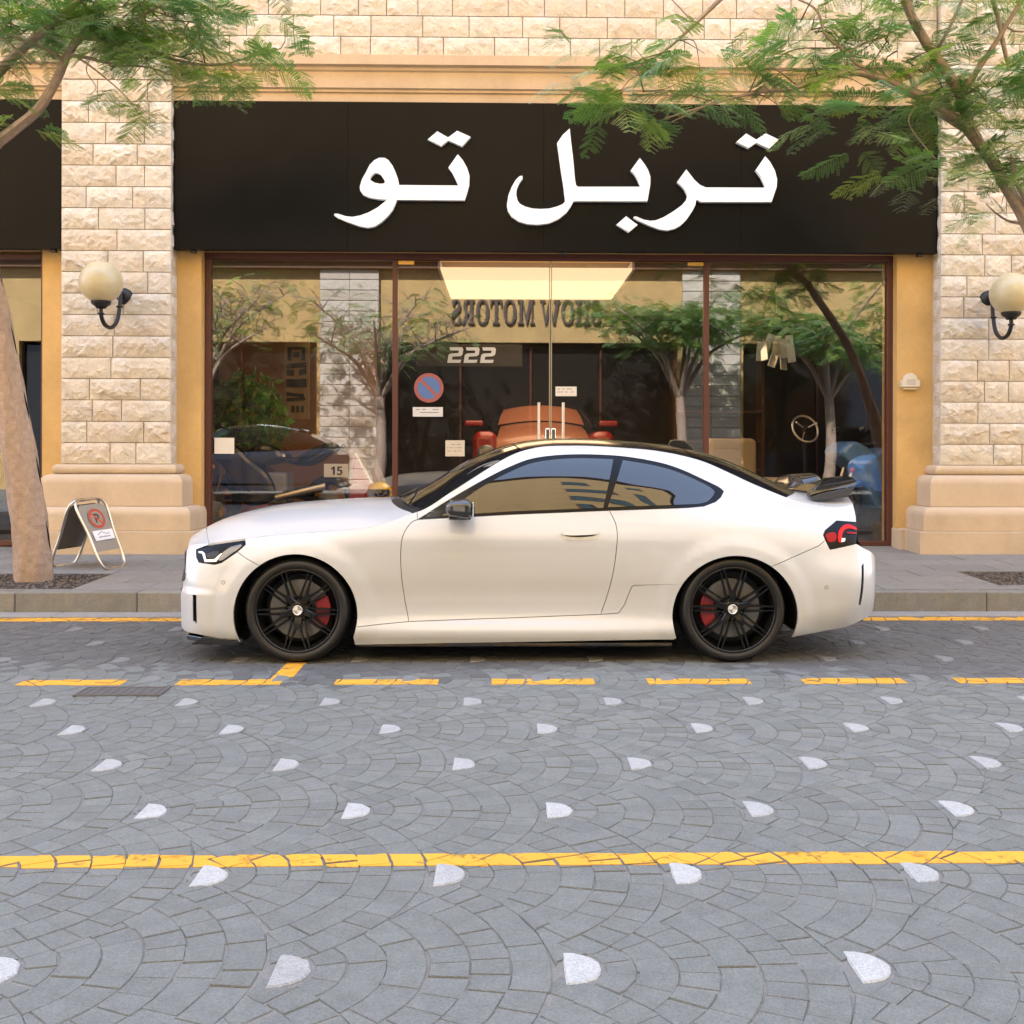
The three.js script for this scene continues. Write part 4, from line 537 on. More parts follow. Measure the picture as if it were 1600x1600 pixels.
{ // the tree at the left: leaning trunk, one limb coming back into the picture
  const base = at(52, 905, 10.02); base.y = walkY(base.z) - 0.03;
  const o = thing('street_tree', 'leaning pale-barked street tree growing from the bed beside the folding sign', 'tree', base.toArray()), rel = (p) => p.map((v) => v.clone().sub(base));
  const stem = path([[52, 880, 10.0], [38, 760, 9.95], [14, 620, 9.9], [-14, 470, 9.8], [-44, 330, 9.7], [-66, 180, 9.6], [-80, 20, 9.5], [-70, -150, 9.4]]);
  mesh('trunk', boxUV(taper(rel([base.clone(), ...stem]), [0.162, 0.148, 0.14, 0.132, 0.122, 0.11, 0.095, 0.08, 0.06], 18, 70)), M.bark, o);
  const limbs = [[path([[-46, 320, 9.7], [-20, 240, 9.6], [22, 203, 9.5], [62, 168, 9.4], [88, 125, 9.35], [106, 85, 9.3], [128, 58, 9.25], [175, 45, 9.2]]), [0.07, 0.055, 0.05, 0.044, 0.042, 0.036, 0.03, 0.02]],
    [path([[106, 86, 9.3], [135, 90, 9.3], [180, 101, 9.4], [235, 106, 9.5], [290, 128, 9.5]]), [0.018, 0.012, 0.008, 0.004]], [path([[100, 95, 9.3], [70, 76, 9.2], [30, 60, 9.1], [-30, 35, 9.0]]), [0.02, 0.014, 0.012, 0.01]], [path([[128, 58, 9.25], [200, 70, 9.4], [262, 90, 9.6], [330, 102, 9.7], [395, 88, 9.7], [442, 72, 9.7], [445, 30, 9.7]]), [0.02, 0.014, 0.01, 0.006, 0.004]],
    [path([[110, 82, 9.3], [150, 110, 9.2], [180, 135, 9.2], [225, 175, 9.2], [250, 180, 9.2]]), [0.012, 0.008, 0.005, 0.003]], [path([[140, 92, 9.3], [135, 110, 9.3], [150, 138, 9.3], [140, 148, 9.3]]), [0.005, 0.003]], [path([[205, 66, 9.4], [250, 118, 9.4], [268, 128, 9.4], [285, 105, 9.4]]), [0.008, 0.004, 0.003]], [path([[0, 55, 9.1], [50, 95, 9.2], [75, 105, 9.2]]), [0.012, 0.006, 0.004]], [path([[172, 46, 9.2], [230, 20, 9.1], [290, -20, 9.0]]), [0.018, 0.012, 0.008]], [path([[-66, 180, 9.6], [20, 90, 9.3], [100, 20, 9.0], [200, -60, 8.8]]), [0.06, 0.04, 0.03, 0.02]]];
  for (const [p, rad] of limbs) mesh('limb', boxUV(taper(rel(p), rad, 9, 30)), M.bark, o);
  const cl = []; const tw = sprays([[0, 50, 9.2, 170, 40, 9.3, 13], [130, 58, 9.3, 330, 100, 9.7, 14], [180, 10, 9.1, 330, 40, 9.3, 12], [-60, 100, 9.2, 100, -60, 9, 12], [180, -60, 9, 420, -40, 9.4, 8]], 9, cl).map((g) => g.translate(-base.x, -base.y, -base.z));
  mesh('twig', tw, M.twig, o);
  const C = (x, y, Z, rx, ry, n, t) => cl.push([at(x, y, Z), V(rx, ry, 0.4), n, t]);
  C(40, 25, 9.2, 0.5, 0.14, 26, 1); C(130, 28, 9.2, 0.45, 0.16, 26, 5); C(210, 45, 9.3, 0.4, 0.16, 24, 0); C(280, 70, 9.5, 0.3, 0.16, 22, 0); C(345, 90, 9.6, 0.3, 0.12, 18, 1); C(255, 5, 9.1, 0.5, 0.12, 16, 5); C(370, 45, 9.6, 0.3, 0.12, 6, 2); C(410, 115, 9.6, 0.14, 0.08, 6, 0); C(462, 106, 9.6, 0.12, 0.04, 4, 1); C(420, 25, 9.6, 0.14, 0.05, 4, 0); C(235, 152, 9.2, 0.16, 0.08, 7, 2); C(28, 190, 9.4, 0.14, 0.05, 8, 4); C(0, 10, 9, 0.6, 0.2, 26, 1); C(110, -60, 8.9, 1.0, 0.2, 22, 0);
  crown(o, cl.map(([c, ...q]) => [c.clone().sub(base), ...q]), 21);
}
{ // the tree at the right, its trunk just outside the picture
  const base = at(1725, 905, 10.1); base.y = walkY(base.z) - 0.03;
  const o = thing('street_tree', 'slender-limbed street tree reaching in from the right across the sign', 'tree', base.toArray()), rel = (p) => p.map((v) => v.clone().sub(base));
  const stem = path([[1716, 760, 10.0], [1690, 600, 9.9], [1650, 450, 9.8], [1606, 352, 9.7], [1572, 290, 9.65], [1548, 250, 9.6], [1530, 225, 9.55], [1500, 190, 9.5]]);
  mesh('trunk', boxUV(taper(rel([base.clone(), ...stem]), [0.15, 0.13, 0.11, 0.09, 0.066, 0.06, 0.056, 0.05, 0.04], 16, 70)), M.bark, o);
  const L = [[[[1506, 196, 9.5], [1470, 172, 9.4], [1448, 156, 9.35], [1415, 140, 9.3], [1375, 122, 9.25], [1330, 112, 9.2], [1285, 122, 9.2], [1240, 138, 9.2], [1195, 142, 9.2], [1150, 152, 9.2], [1100, 166, 9.2], [1040, 185, 9.2]], [0.055, 0.05, 0.04, 0.034, 0.026, 0.018, 0.014, 0.009, 0.005]],
    [[[1490, 128, 9.4], [1462, 88, 9.35], [1440, 55, 9.3], [1422, 20, 9.2], [1408, -20, 9.1]], [0.045, 0.042, 0.038, 0.034]], [[[1530, 225, 9.55], [1512, 190, 9.5], [1500, 150, 9.45], [1485, 122, 9.4]], [0.05, 0.045, 0.045]], [[[1445, 118, 9.4], [1465, 78, 9.4], [1485, 40, 9.4], [1508, -10, 9.4]], [0.018, 0.016, 0.014, 0.012]], [[[1420, 145, 9.3], [1452, 112, 9.35], [1468, 80, 9.4]], [0.016, 0.012, 0.01]],
    [[[1430, 138, 9.3], [1420, 116, 9.25], [1395, 104, 9.2], [1345, 104, 9.2], [1318, 78, 9.2], [1290, 55, 9.2], [1275, 15, 9.2], [1225, -10, 9.2]], [0.024, 0.018, 0.014, 0.01, 0.007]], [[[1318, 85, 9.2], [1350, 68, 9.2], [1395, 50, 9.2], [1430, 20, 9.2]], [0.01, 0.007, 0.004]], [[[985, 112, 9.4], [1040, 78, 9.3], [1085, 38, 9.2], [1130, -5, 9.1], [1200, -60, 9.1]], [0.005, 0.012, 0.017, 0.022, 0.03]], [[[1085, 38, 9.2], [1065, 15, 9.2], [1040, -10, 9.2]], [0.008, 0.005]],
    [[[1578, 110, 9.4], [1568, 70, 9.4], [1560, 30, 9.4], [1548, -10, 9.3]], [0.018, 0.02, 0.02, 0.018]], [[[1562, 35, 9.4], [1585, 48, 9.4], [1620, 48, 9.4]], [0.012, 0.009, 0.007]], [[[1600, 350, 9.7], [1575, 345, 9.8], [1555, 332, 9.85], [1540, 318, 9.9]], [0.016, 0.011, 0.008, 0.004]], [[[1606, 352, 9.7], [1600, 310, 9.6], [1585, 280, 9.5], [1580, 240, 9.4]], [0.03, 0.022, 0.016, 0.01]], [[[1520, 215, 9.5], [1508, 170, 9.5], [1505, 150, 9.6]], [0.03, 0.025, 0.02]], [[[1130, 152, 9.2], [1090, 172, 9.3], [1050, 190, 9.3]], [0.006, 0.004]], [[[1440, 155, 9.3], [1420, 190, 9.2], [1450, 235, 9.2], [1462, 248, 9.2]], [0.008, 0.005, 0.003]], [[[1330, 150, 9.2], [1280, 150, 9.2], [1265, 165, 9.2]], [0.006, 0.004, 0.003]], [[[1500, 150, 9.45], [1560, 60, 9.2], [1620, -40, 9.0]], [0.03, 0.02, 0.014]]];
  for (const [p, rad] of L) mesh('limb', boxUV(taper(rel(path(p)), rad, 9, 36)), M.bark, o);
  const cl = [], tw = sprays([[1060, 60, 9.2, 1000, 150, 9.3, 8], [1100, 160, 9.2, 1330, 115, 9.2, 13], [1230, 20, 9.2, 1330, 90, 9.2, 9], [1380, 60, 9.3, 1480, 150, 9.4, 9], [1470, 160, 9.4, 1600, 120, 9.3, 16], [1540, 240, 9.5, 1600, 280, 9.6, 10], [1300, -50, 9.1, 1600, -40, 9.2, 18]], 29, cl).map((g) => g.translate(-base.x, -base.y, -base.z));
  mesh('twig', tw, M.twig, o);
  const C = (x, y, Z, rx, ry, n, t) => cl.push([at(x, y, Z), V(rx, ry, 0.35), n, t]);
  C(885, 80, 9.5, 0.1, 0.05, 3, 0); C(895, 128, 9.5, 0.2, 0.08, 10, 0); C(960, 140, 9.4, 0.25, 0.1, 18, 1); C(1010, 165, 9.4, 0.25, 0.1, 18, 0); C(955, 175, 9.4, 0.2, 0.06, 8, 2); C(1050, 60, 9.3, 0.2, 0.12, 9, 2); C(1090, 95, 9.3, 0.3, 0.12, 14, 1); C(1150, 118, 9.3, 0.3, 0.08, 12, 0); C(1200, 30, 9.3, 0.25, 0.08, 7, 5); C(1250, 60, 9.2, 0.3, 0.12, 14, 1); C(1300, 30, 9.2, 0.35, 0.12, 16, 5); C(1385, 20, 9.2, 0.3, 0.1, 10, 2); C(1320, 130, 9.2, 0.2, 0.06, 8, 4); C(1375, 175, 9.2, 0.3, 0.08, 18, 1); C(1310, 182, 9.15, 0.2, 0.08, 9, 5); C(1355, 215, 9.1, 0.1, 0.08, 5, 0); C(1420, 190, 9.2, 0.2, 0.1, 12, 3); C(1410, 272, 9.3, 0.2, 0.07, 14, 4); C(1450, 282, 9.3, 0.12, 0.08, 8, 2); C(1480, 295, 9.4, 0.06, 0.05, 3, 0); C(1500, 125, 9.2, 0.3, 0.1, 22, 1); C(1560, 120, 9.1, 0.35, 0.12, 34, 5); C(1590, 150, 9.2, 0.25, 0.1, 20, 1); C(1470, 140, 9.2, 0.2, 0.06, 12, 5); C(1500, 232, 9.4, 0.2, 0.08, 14, 2); C(1550, 225, 9.4, 0.25, 0.08, 16, 4); C(1590, 215, 9.4, 0.2, 0.15, 16, 3); C(1590, 20, 9.3, 0.25, 0.15, 18, 0); C(1530, 20, 9.3, 0.25, 0.15, 14, 0); C(1450, 15, 9.3, 0.2, 0.15, 9, 2); C(1400, -60, 9, 1.4, 0.2, 26, 1);
  crown(o, cl.map(([c, ...q]) => [c.clone().sub(base), ...q]), 33, 0.56);
}
for (const [x, z, sd, bare, label] of [[-3.4, 4.3, 3, 1, 'bare-limbed tree across the street seen as a reflection in front of its left stone pier'], [4.6, 4.2, 5, 0, 'leafy tree across the street seen as a reflection beside the right window post'], [8.6, 4.2, 8, 0, 'leafy tree across the street at the far right of the reflection'], [-8.2, 4.6, 13, 1, 'bare-limbed tree across the street at the far left of the reflection']]) { // trees across the street, for the reflections
  const r = rng(sd * 100), o = thing('street_tree', label, 'tree', [x, 0.15, z]);
  mesh('trunk', boxUV(taper([V(0, 0, 0), V(0.1, 1.2, 0), V(0.05, 2.6, 0.05)], [0.17, 0.14, 0.12], 12, 20)), M.bark, o);
  const cl = [], br = []; for (let k = 0; k < 9; k++) { const a = k * 0.7 + r(), l = rr(1.4, 2.6, r), e = V(Math.cos(a) * l, 2.6 + rr(1.2, 3.0, r), Math.sin(a) * l * 0.8), m = V(Math.cos(a) * l * 0.4, 2.6 + (e.y - 2.6) * 0.62, Math.sin(a) * l * 0.32); br.push(taper([V(0.05, 2.5, 0.05), m, e], [0.08, 0.045, 0.015], 7, 14));
    for (let q = 0; q < (bare ? 11 : 5); q++) { const s = m.clone().lerp(e, rr(-0.3, 0.95, r)), f = s.clone().add(V(rr(-0.9, 0.9, r), rr(0, 0.7, r), rr(-0.8, 0.8, r))); br.push(taper([s, s.clone().lerp(f, 0.5).add(V(0, 0.1, 0)), f], [0.02, 0.012, 0.006], 5, 8)); if (bare) for (let w = 0; w < 3; w++) { const s2 = s.clone().lerp(f, rr(0.4, 0.95, r)), f2 = s2.clone().add(V(rr(-0.5, 0.5, r), rr(-0.1, 0.45, r), rr(-0.4, 0.4, r))); br.push(taper([s2, s2.clone().lerp(f2, 0.5).add(V(0, 0.05, 0)), f2], [0.011, 0.007, 0.003], 4, 6)); } cl.push([f, V(0.75, 0.3, 0.7), bare ? 4 : 44, Math.floor(r() * 6)]); } }
  mesh('limb', br, M.bark, o); crown(o, cl, sd * 7);
}

// ───────────────────────── the white coupé ─────────────────────────
// half width of the body at a length x (nose negative) and a height y, in metres
const BX=[-2.26,-2.2,-2.1,-1.95,-1.75,-1.37,-0.95,-0.5,0,0.5,0.95,1.37,1.75,2.0,2.22,2.33,2.41];
const BY=[0.1,0.2,0.28,0.4,0.55,0.68,0.78,0.86,0.94,1.02,1.12,1.22,1.30,1.36,1.42];
// rows per y
const BT=[
/*0.10*/[.42,.56,.72,.82,.88,.90,.89,.885,.885,.885,.89,.90,.84,.74,.62,.52,.36],
/*0.20*/[.44,.60,.76,.86,.91,.93,.92,.918,.918,.918,.92,.935,.90,.83,.73,.62,.42],
/*0.28*/[.45,.61,.77,.87,.92,.94,.895,.872,.870,.872,.895,.94,.92,.878,.782,.67,.47],
/*0.40*/[.46,.62,.78,.88,.925,.943,.89,.865,.862,.865,.895,.943,.928,.905,.828,.722,.50],
/*0.55*/[.46,.62,.77,.87,.92,.940,.905,.885,.882,.886,.91,.943,.928,.911,.838,.734,.51],
/*0.68*/[.42,.58,.72,.83,.895,.925,.905,.895,.892,.895,.912,.935,.915,.875,.80,.70,.50],
/*0.78*/[.32,.47,.62,.75,.835,.885,.896,.894,.893,.894,.905,.918,.890,.845,.77,.67,.48],
/*0.86*/[.2,.34,.50,.63,.73,.81,.858,.866,.866,.868,.880,.890,.850,.795,.72,.63,.46],
/*0.94*/[.1,.2,.32,.46,.57,.68,.788,.830,.834,.836,.843,.835,.775,.715,.66,.59,.44],
/*1.02*/[.1,.1,.2,.3,.4,.54,.68,.797,.808,.810,.802,.745,.66,.60,.57,.54,.42],
/*1.12*/[.1,.1,.1,.2,.3,.42,.58,.743,.764,.766,.746,.655,.55,.48,.45,.42,.35],
/*1.22*/[.1,.1,.1,.1,.2,.32,.48,.66,.701,.703,.668,.560,.44,.36,.32,.3,.25],
/*1.30*/[.1,.1,.1,.1,.1,.22,.38,.555,.622,.622,.585,.47,.34,.26,.22,.2,.2],
/*1.36*/[.1,.1,.1,.1,.1,.15,.3,.46,.535,.535,.49,.38,.26,.2,.15,.15,.15],
/*1.42*/[.1,.1,.1,.1,.1,.1,.2,.32,.38,.38,.34,.25,.18,.12,.1,.1,.1]];
function mono(xs){ // slopes for pchip at row
 return (ys)=>{const n=xs.length,d=[],m=[];for(let i=0;i<n-1;i++)d.push((ys[i+1]-ys[i])/(xs[i+1]-xs[i]));
  m[0]=d[0];m[n-1]=d[n-2];for(let i=1;i<n-1;i++){const h0=xs[i]-xs[i-1],h1=xs[i+1]-xs[i];m[i]=(d[i-1]*h1+d[i]*h0)/(h0+h1);}
  return m;};}
function herm(xs,ys,m,x){const n=xs.length;if(x<=xs[0])return ys[0]+m[0]*(x-xs[0]);if(x>=xs[n-1])return ys[n-1]+m[n-1]*(x-xs[n-1]);
 let i=0;while(x>xs[i+1])i++;const h=xs[i+1]-xs[i],t=(x-xs[i])/h,t2=t*t,t3=t2*t;
 return (2*t3-3*t2+1)*ys[i]+(t3-2*t2+t)*h*m[i]+(-2*t3+3*t2)*ys[i+1]+(t3-t2)*h*m[i+1];}
const mx=mono(BX),my=mono(BY),MX=BT.map(mx);
function W0(x,y){const col=BT.map((r,i)=>herm(BX,r,MX[i],x));return herm(BY,col,my(col),y);}
const FWX = -1.373, RWX = 1.374;
function W(x, y) { let w = W0(x, y); for (const c of [FWX - 0.006, RWX + 0.008]) { const d = Math.hypot(x - c, (y - 0.30) * 1.02); w += 0.013 * smooth(0.53, 0.43, d) * smooth(0.1, 0.2, y); } w += 0.02 * smooth(-1.86, -2.02, x) * smooth(0.455, 0.425, y); return w; }
function WN(x, y) { const e = 0.004; return V(-(W(x + e, y) - W(x - e, y)) / (2 * e), -(W(x, y + e) - W(x, y - e)) / (2 * e), 1).normalize(); }
const pchip = (pts) => { const xs = pts.map((p) => p[0]), n = xs.length; return (k) => { const ys = pts.map((p) => p[k]), m = mono(xs)(ys); return (x) => x <= xs[0] ? ys[0] + (x - xs[0]) * m[0] : x >= xs[n - 1] ? ys[n - 1] + (x - xs[n - 1]) * m[n - 1] : herm(xs, ys, m, x); }; };
// where bonnet, screens, roof and boot lid meet the flanks, and the height of the centre line
const edgeY = pchip([[-2.2, 0.70], [-2.116, 0.722], [-1.95, 0.742], [-1.712, 0.777], [-1.4, 0.809], [-1.117, 0.831], [-0.891, 0.858], [-0.78, 0.893], [-0.68, 0.93], [-0.597, 0.958], [-0.416, 1.071], [-0.202, 1.207], [-0.086, 1.278], [0.017, 1.326], [0.134, 1.357], [0.374, 1.371], [0.694, 1.359], [0.932, 1.338], [1.123, 1.302], [1.251, 1.265], [1.405, 1.197], [1.558, 1.124], [1.68, 1.072], [1.78, 1.032], [1.969, 0.985], [2.1, 0.97], [2.226, 0.985]])(1);
const ridgeY = pchip([[-2.24, 0.735], [-2.18, 0.775], [-2.059, 0.843], [-1.836, 0.915], [-1.644, 0.952], [-1.34, 0.979], [-1.1, 0.993], [-0.843, 1.003], [-0.75, 1.02], [-0.6, 1.1], [-0.409, 1.223], [-0.168, 1.337], [0.025, 1.394], [0.209, 1.418], [0.45, 1.422], [0.703, 1.412], [0.95, 1.393], [1.157, 1.365], [1.365, 1.312], [1.539, 1.248], [1.713, 1.168], [1.888, 1.083], [1.95, 1.055], [2.05, 1.045], [2.15, 1.05], [2.26, 1.06]])(1);
const CARX = 0.068, CARZ = -7.96;
const car = thing('white_coupe', 'pearl white two-door sports car with black wheels parked in front of the shop', 'car', [CARX, 0, CARZ]);
function dense(poly, step = 0.03) { const o = []; for (let i = 0; i < poly.length; i++) { const a = poly[i], b = poly[(i + 1) % poly.length], n = Math.max(1, Math.ceil(Math.hypot(b[0] - a[0], b[1] - a[1]) / step)); for (let k = 0; k < n; k++) o.push([lerp(a[0], b[0], k / n), lerp(a[1], b[1], k / n)]); } return o; }
function inset(poly, d) { const s = Math.sign(area2(poly)), n = poly.length; return poly.map((p, i) => { const a = poly[(i + n - 1) % n], b = poly[(i + 1) % n]; let e1 = [p[0] - a[0], p[1] - a[1]], e2 = [b[0] - p[0], b[1] - p[1]]; const l1 = Math.hypot(...e1) || 1, l2 = Math.hypot(...e2) || 1; let nx = -(e1[1] / l1 + e2[1] / l2), ny = e1[0] / l1 + e2[0] / l2; const l = Math.hypot(nx, ny) || 1; return [p[0] + s * d * nx / l, p[1] + s * d * ny / l]; }); }
// a panel of the flank: an outline in x, y laid on the body's own curve, with its edges turned in
function flank(poly, off = 0, { gap = 0.0021, skirt = 0.022, holes = [], cell = 0.035, side = 1 } = {}) {
  let P = inset(dense(poly), gap); const loops = [P, ...holes.map((h) => dense(h, 0.02))];
  let K = P; for (const h0 of holes) { let h = dense(h0, 0.02); if (Math.sign(area2(h)) === Math.sign(area2(K))) h = h.reverse(); let best = [1e9, 0, 0]; K.forEach((a, i) => h.forEach((b, j) => { const d = Math.hypot(a[0] - b[0], a[1] - b[1]); if (d < best[0]) best = [d, i, j]; })); const [, i, j] = best; K = [...K.slice(0, i + 1), ...h.slice(j), ...h.slice(0, j + 1), ...K.slice(i)]; }
  const xs = P.map((p) => p[0]), ys = P.map((p) => p[1]), x0 = Math.min(...xs), x1 = Math.max(...xs), y0 = Math.min(...ys), y1 = Math.max(...ys), pos = [], nor = [], idx = [], seen = new Map();
  const vert = (x, y) => { const k = Math.round(x * 2e4) + ',' + Math.round(y * 2e4); if (!seen.has(k)) { seen.set(k, pos.length / 3); const n = WN(x, y); pos.push(x, y, (W(x, y) + off)); nor.push(n.x, n.y, n.z); } return seen.get(k); };
  for (let cx = x0; cx < x1; cx += cell) { const col = clipAxis(clipAxis(K, 0, cx, false), 0, cx + cell, true); if (col.length < 3) continue;
    for (let cy = y0; cy < y1; cy += cell) { const q = clipAxis(clipAxis(col, 1, cy, false), 1, cy + cell, true); if (q.length < 3 || Math.abs(area2(q)) < 1e-9) continue;
      const u = q.filter((p, i) => { const a = q[(i + q.length - 1) % q.length]; return Math.hypot(p[0] - a[0], p[1] - a[1]) > 1e-6; }); if (u.length < 3) continue;
      for (const t of THREE.ShapeUtils.triangulateShape(u.map((p) => new THREE.Vector2(p[0], p[1])), [])) { let [a, b, c] = t.map((i) => u[i]); const s = (b[0] - a[0]) * (c[1] - a[1]) - (c[0] - a[0]) * (b[1] - a[1]); if (Math.abs(s) < 1e-10) continue; if (s < 0) [b, c] = [c, b]; idx.push(vert(...a), vert(...b), vert(...c)); } } }
  if (skirt) loops.forEach((lp, li) => { const s = Math.sign(area2(lp)) * (li ? -1 : 1) * (li ? 1 : 1); for (let i = 0; i < lp.length; i++) { const a = lp[i], b = lp[(i + 1) % lp.length], ex = b[0] - a[0], ey = b[1] - a[1], l = Math.hypot(ex, ey) || 1, nx = s * ey / l, ny = -s * ex / l, n = pos.length / 3; for (const [p, d] of [[a, 0], [b, 0], [b, skirt], [a, skirt]]) { pos.push(p[0], p[1], W(p[0], p[1]) + off - d); nor.push(nx, ny, 0); } if (s > 0) idx.push(n, n + 3, n + 1, n + 1, n + 3, n + 2); else idx.push(n, n + 1, n + 3, n + 1, n + 2, n + 3); } });
  if (side < 0) { for (let i = 2; i < pos.length; i += 3) { pos[i] = -pos[i]; nor[i] = -nor[i]; } for (let i = 0; i < idx.length; i += 3) [idx[i + 1], idx[i + 2]] = [idx[i + 2], idx[i + 1]]; }
  return raw(pos, idx, nor);
}
// a panel that spans the car between two edge lines x0(t), x1(t), t from -1 to 1 across
function span(x0, x1, { p = 2.2, off = 0, ns = 22, nt = 40, tm = 1, skirt = 0.015 } = {}) {
  const pos = [], idx = []; const pt = (s, t) => { const x = lerp(x0(t), x1(t), s), e = edgeY(x), w = W0(x, e), y = e + (ridgeY(x) - e) * (1 - Math.pow(Math.abs(t), p)); return [x, y + off, t * w]; };
  for (let j = 0; j <= ns; j++) for (let i = 0; i <= nt; i++) pos.push(...pt(j / ns, (i / nt * 2 - 1) * tm));
  for (let j = 0; j < ns; j++) for (let i = 0; i < nt; i++) { const a = j * (nt + 1) + i, b = a + nt + 1; idx.push(a, a + 1, b, b, a + 1, b + 1); }
  const g = raw(pos, idx); if (!skirt) return g;
  const ring = []; for (let i = 0; i <= nt; i++) ring.push(i); for (let j = 1; j <= ns; j++) ring.push(j * (nt + 1) + nt); for (let i = nt - 1; i >= 0; i--) ring.push(ns * (nt + 1) + i); for (let j = ns - 1; j > 0; j--) ring.push(j * (nt + 1));
  const q = [], ix = []; ring.forEach((k, i) => { const k2 = ring[(i + 1) % ring.length], n = q.length / 3; for (const [v, d] of [[k, 0], [k2, 0], [k2, skirt], [k, skirt]]) q.push(pos[v * 3], pos[v * 3 + 1] - d, pos[v * 3 + 2]); ix.push(n, n + 1, n + 2, n, n + 2, n + 3); });
  return merge([g, raw(q, ix)]);
}
const arcPts = (cx, cy, rx, ry, a0, a1, n = 28) => Array.from({ length: n + 1 }, (_, i) => { const a = lerp(a0, a1, i / n) * Math.PI / 180; return [cx + rx * Math.cos(a), cy + ry * Math.sin(a)]; });
const edgeRun = (a, b) => { const n = Math.ceil(Math.abs(b - a) / 0.03); return Array.from({ length: n + 1 }, (_, i) => { const x = lerp(a, b, i / n); return [x, edgeY(x)]; }); };
const FA = [FWX - 0.008, 0.297, 0.384, 0.388], RA = [RWX + 0.009, 0.288, 0.394, 0.388];
const arcAt = (A, x, y) => Math.atan2((y - A[1]) / A[3], (x - A[0]) / A[2]) * 180 / Math.PI;
const headlight = [[-2.045, 0.700], [-1.919, 0.738], [-1.72, 0.768], [-1.703, 0.741], [-1.751, 0.697], [-1.851, 0.628], [-1.900, 0.616], [-2.010, 0.624], [-2.032, 0.655]];
const tailLamp = [[1.963, 0.800], [1.98, 0.828], [2.075, 0.886], [2.215, 0.874], [2.213, 0.824], [2.189, 0.742], [1.999, 0.709], [1.972, 0.77]];
const slotF = [[-2.039, 0.424], [-2.011, 0.423], [-2.012, 0.238], [-2.041, 0.257]], slotR = [[2.232, 0.616], [2.213, 0.603], [2.194, 0.356], [2.211, 0.346], [2.222, 0.44]];
const doorFrontLine = crom([[-0.624, 0.898], [-0.660, 0.882], [-0.696, 0.835], [-0.719, 0.773], [-0.726, 0.667], [-0.719, 0.525], [-0.700, 0.382], [-0.675, 0.258]], 4);
const doorRearLine = crom([[0.593, 0.955], [0.618, 0.91], [0.637, 0.85], [0.638, 0.758], [0.618, 0.59], [0.584, 0.437], [0.537, 0.298]], 4);
const dloTop = crom([[-0.624, 0.898], [-0.414, 1.029], [-0.201, 1.150], [-0.025, 1.236], [0.132, 1.288], [0.369, 1.310], [0.669, 1.302], [0.920, 1.263], [1.076, 1.216], [1.229, 1.146], [1.320, 1.101], [1.352, 1.072]], 5), dloLow = [[1.352, 1.072], [1.325, 1.036], [1.289, 1.010], [1.204, 0.982], [1.1, 0.973], [0.593, 0.955]];
const sillTop = [[-0.992, 0.231], [-0.675, 0.258], [-0.025, 0.278], [0.537, 0.298], [0.651, 0.308]];
const fA0 = arcAt(FA, -1.60, 0.615), rA1 = arcAt(RA, 1.606, 0.61), rA0 = arcAt(RA, 1.045, 0.499), fA1 = arcAt(FA, -0.99, 0.24);
const panels = {
  front_bumper: [[...edgeRun(-2.116, -1.919), ...headlight.slice(0, 2).reverse().slice(1), headlight[8], headlight[7], headlight[6], headlight[5], headlight[4], [-1.70, 0.665], ...arcPts(...FA, fA0, 205, 14), [-1.748, 0.138], [-1.88, 0.152], [-2.017, 0.172], [-2.115, 0.178], [-2.150, 0.195], [-2.150, 0.40], [-2.137, 0.462], [-2.116, 0.57], [-2.116, 0.61], [-2.124, 0.69]], [slotF]],
  front_wing: [[...edgeRun(-1.712, -0.63), ...doorFrontLine, [-0.992, 0.231], ...arcPts(...FA, fA1, fA0, 34), [-1.70, 0.665], headlight[4], headlight[3]], []],
  side_sill: [[...sillTop, [0.689, 0.361], [0.706, 0.41], [0.734, 0.478], [0.75, 0.485], [1.041, 0.499], ...arcPts(...RA, rA0, 200, 10), [0.994, 0.145], [-0.024, 0.127], [-1.012, 0.112], ...arcPts(...FA, -20, fA1, 4)], []],
  door: [[...doorFrontLine.slice().reverse(), [-0.624, 0.898], [-0.026, 0.930], [0.593, 0.955], ...doorRearLine.slice(1), [-0.025, 0.278]], []],
  rear_quarter: [[...edgeRun(-0.63, 2.2), [2.226, 0.985], [2.222, 0.907], tailLamp[3], tailLamp[2], tailLamp[1], tailLamp[0], tailLamp[7], [1.927, 0.736], [1.606, 0.61], ...arcPts(...RA, rA1, rA0, 30).slice(1), [0.75, 0.485], [0.734, 0.478], [0.706, 0.41], [0.689, 0.361], [0.651, 0.308], ...doorRearLine.slice().reverse(), ...dloLow.slice().reverse().slice(1), ...dloTop.slice().reverse().slice(1)], []],
  rear_bumper: [[[1.606, 0.61], [1.927, 0.736], tailLamp[7], tailLamp[6], tailLamp[5], [2.236, 0.717], [2.31, 0.682], [2.383, 0.628], [2.392, 0.355], [2.335, 0.266], [2.119, 0.202], [1.776, 0.158], ...arcPts(...RA, -20, rA1, 16)], [slotR]],
};
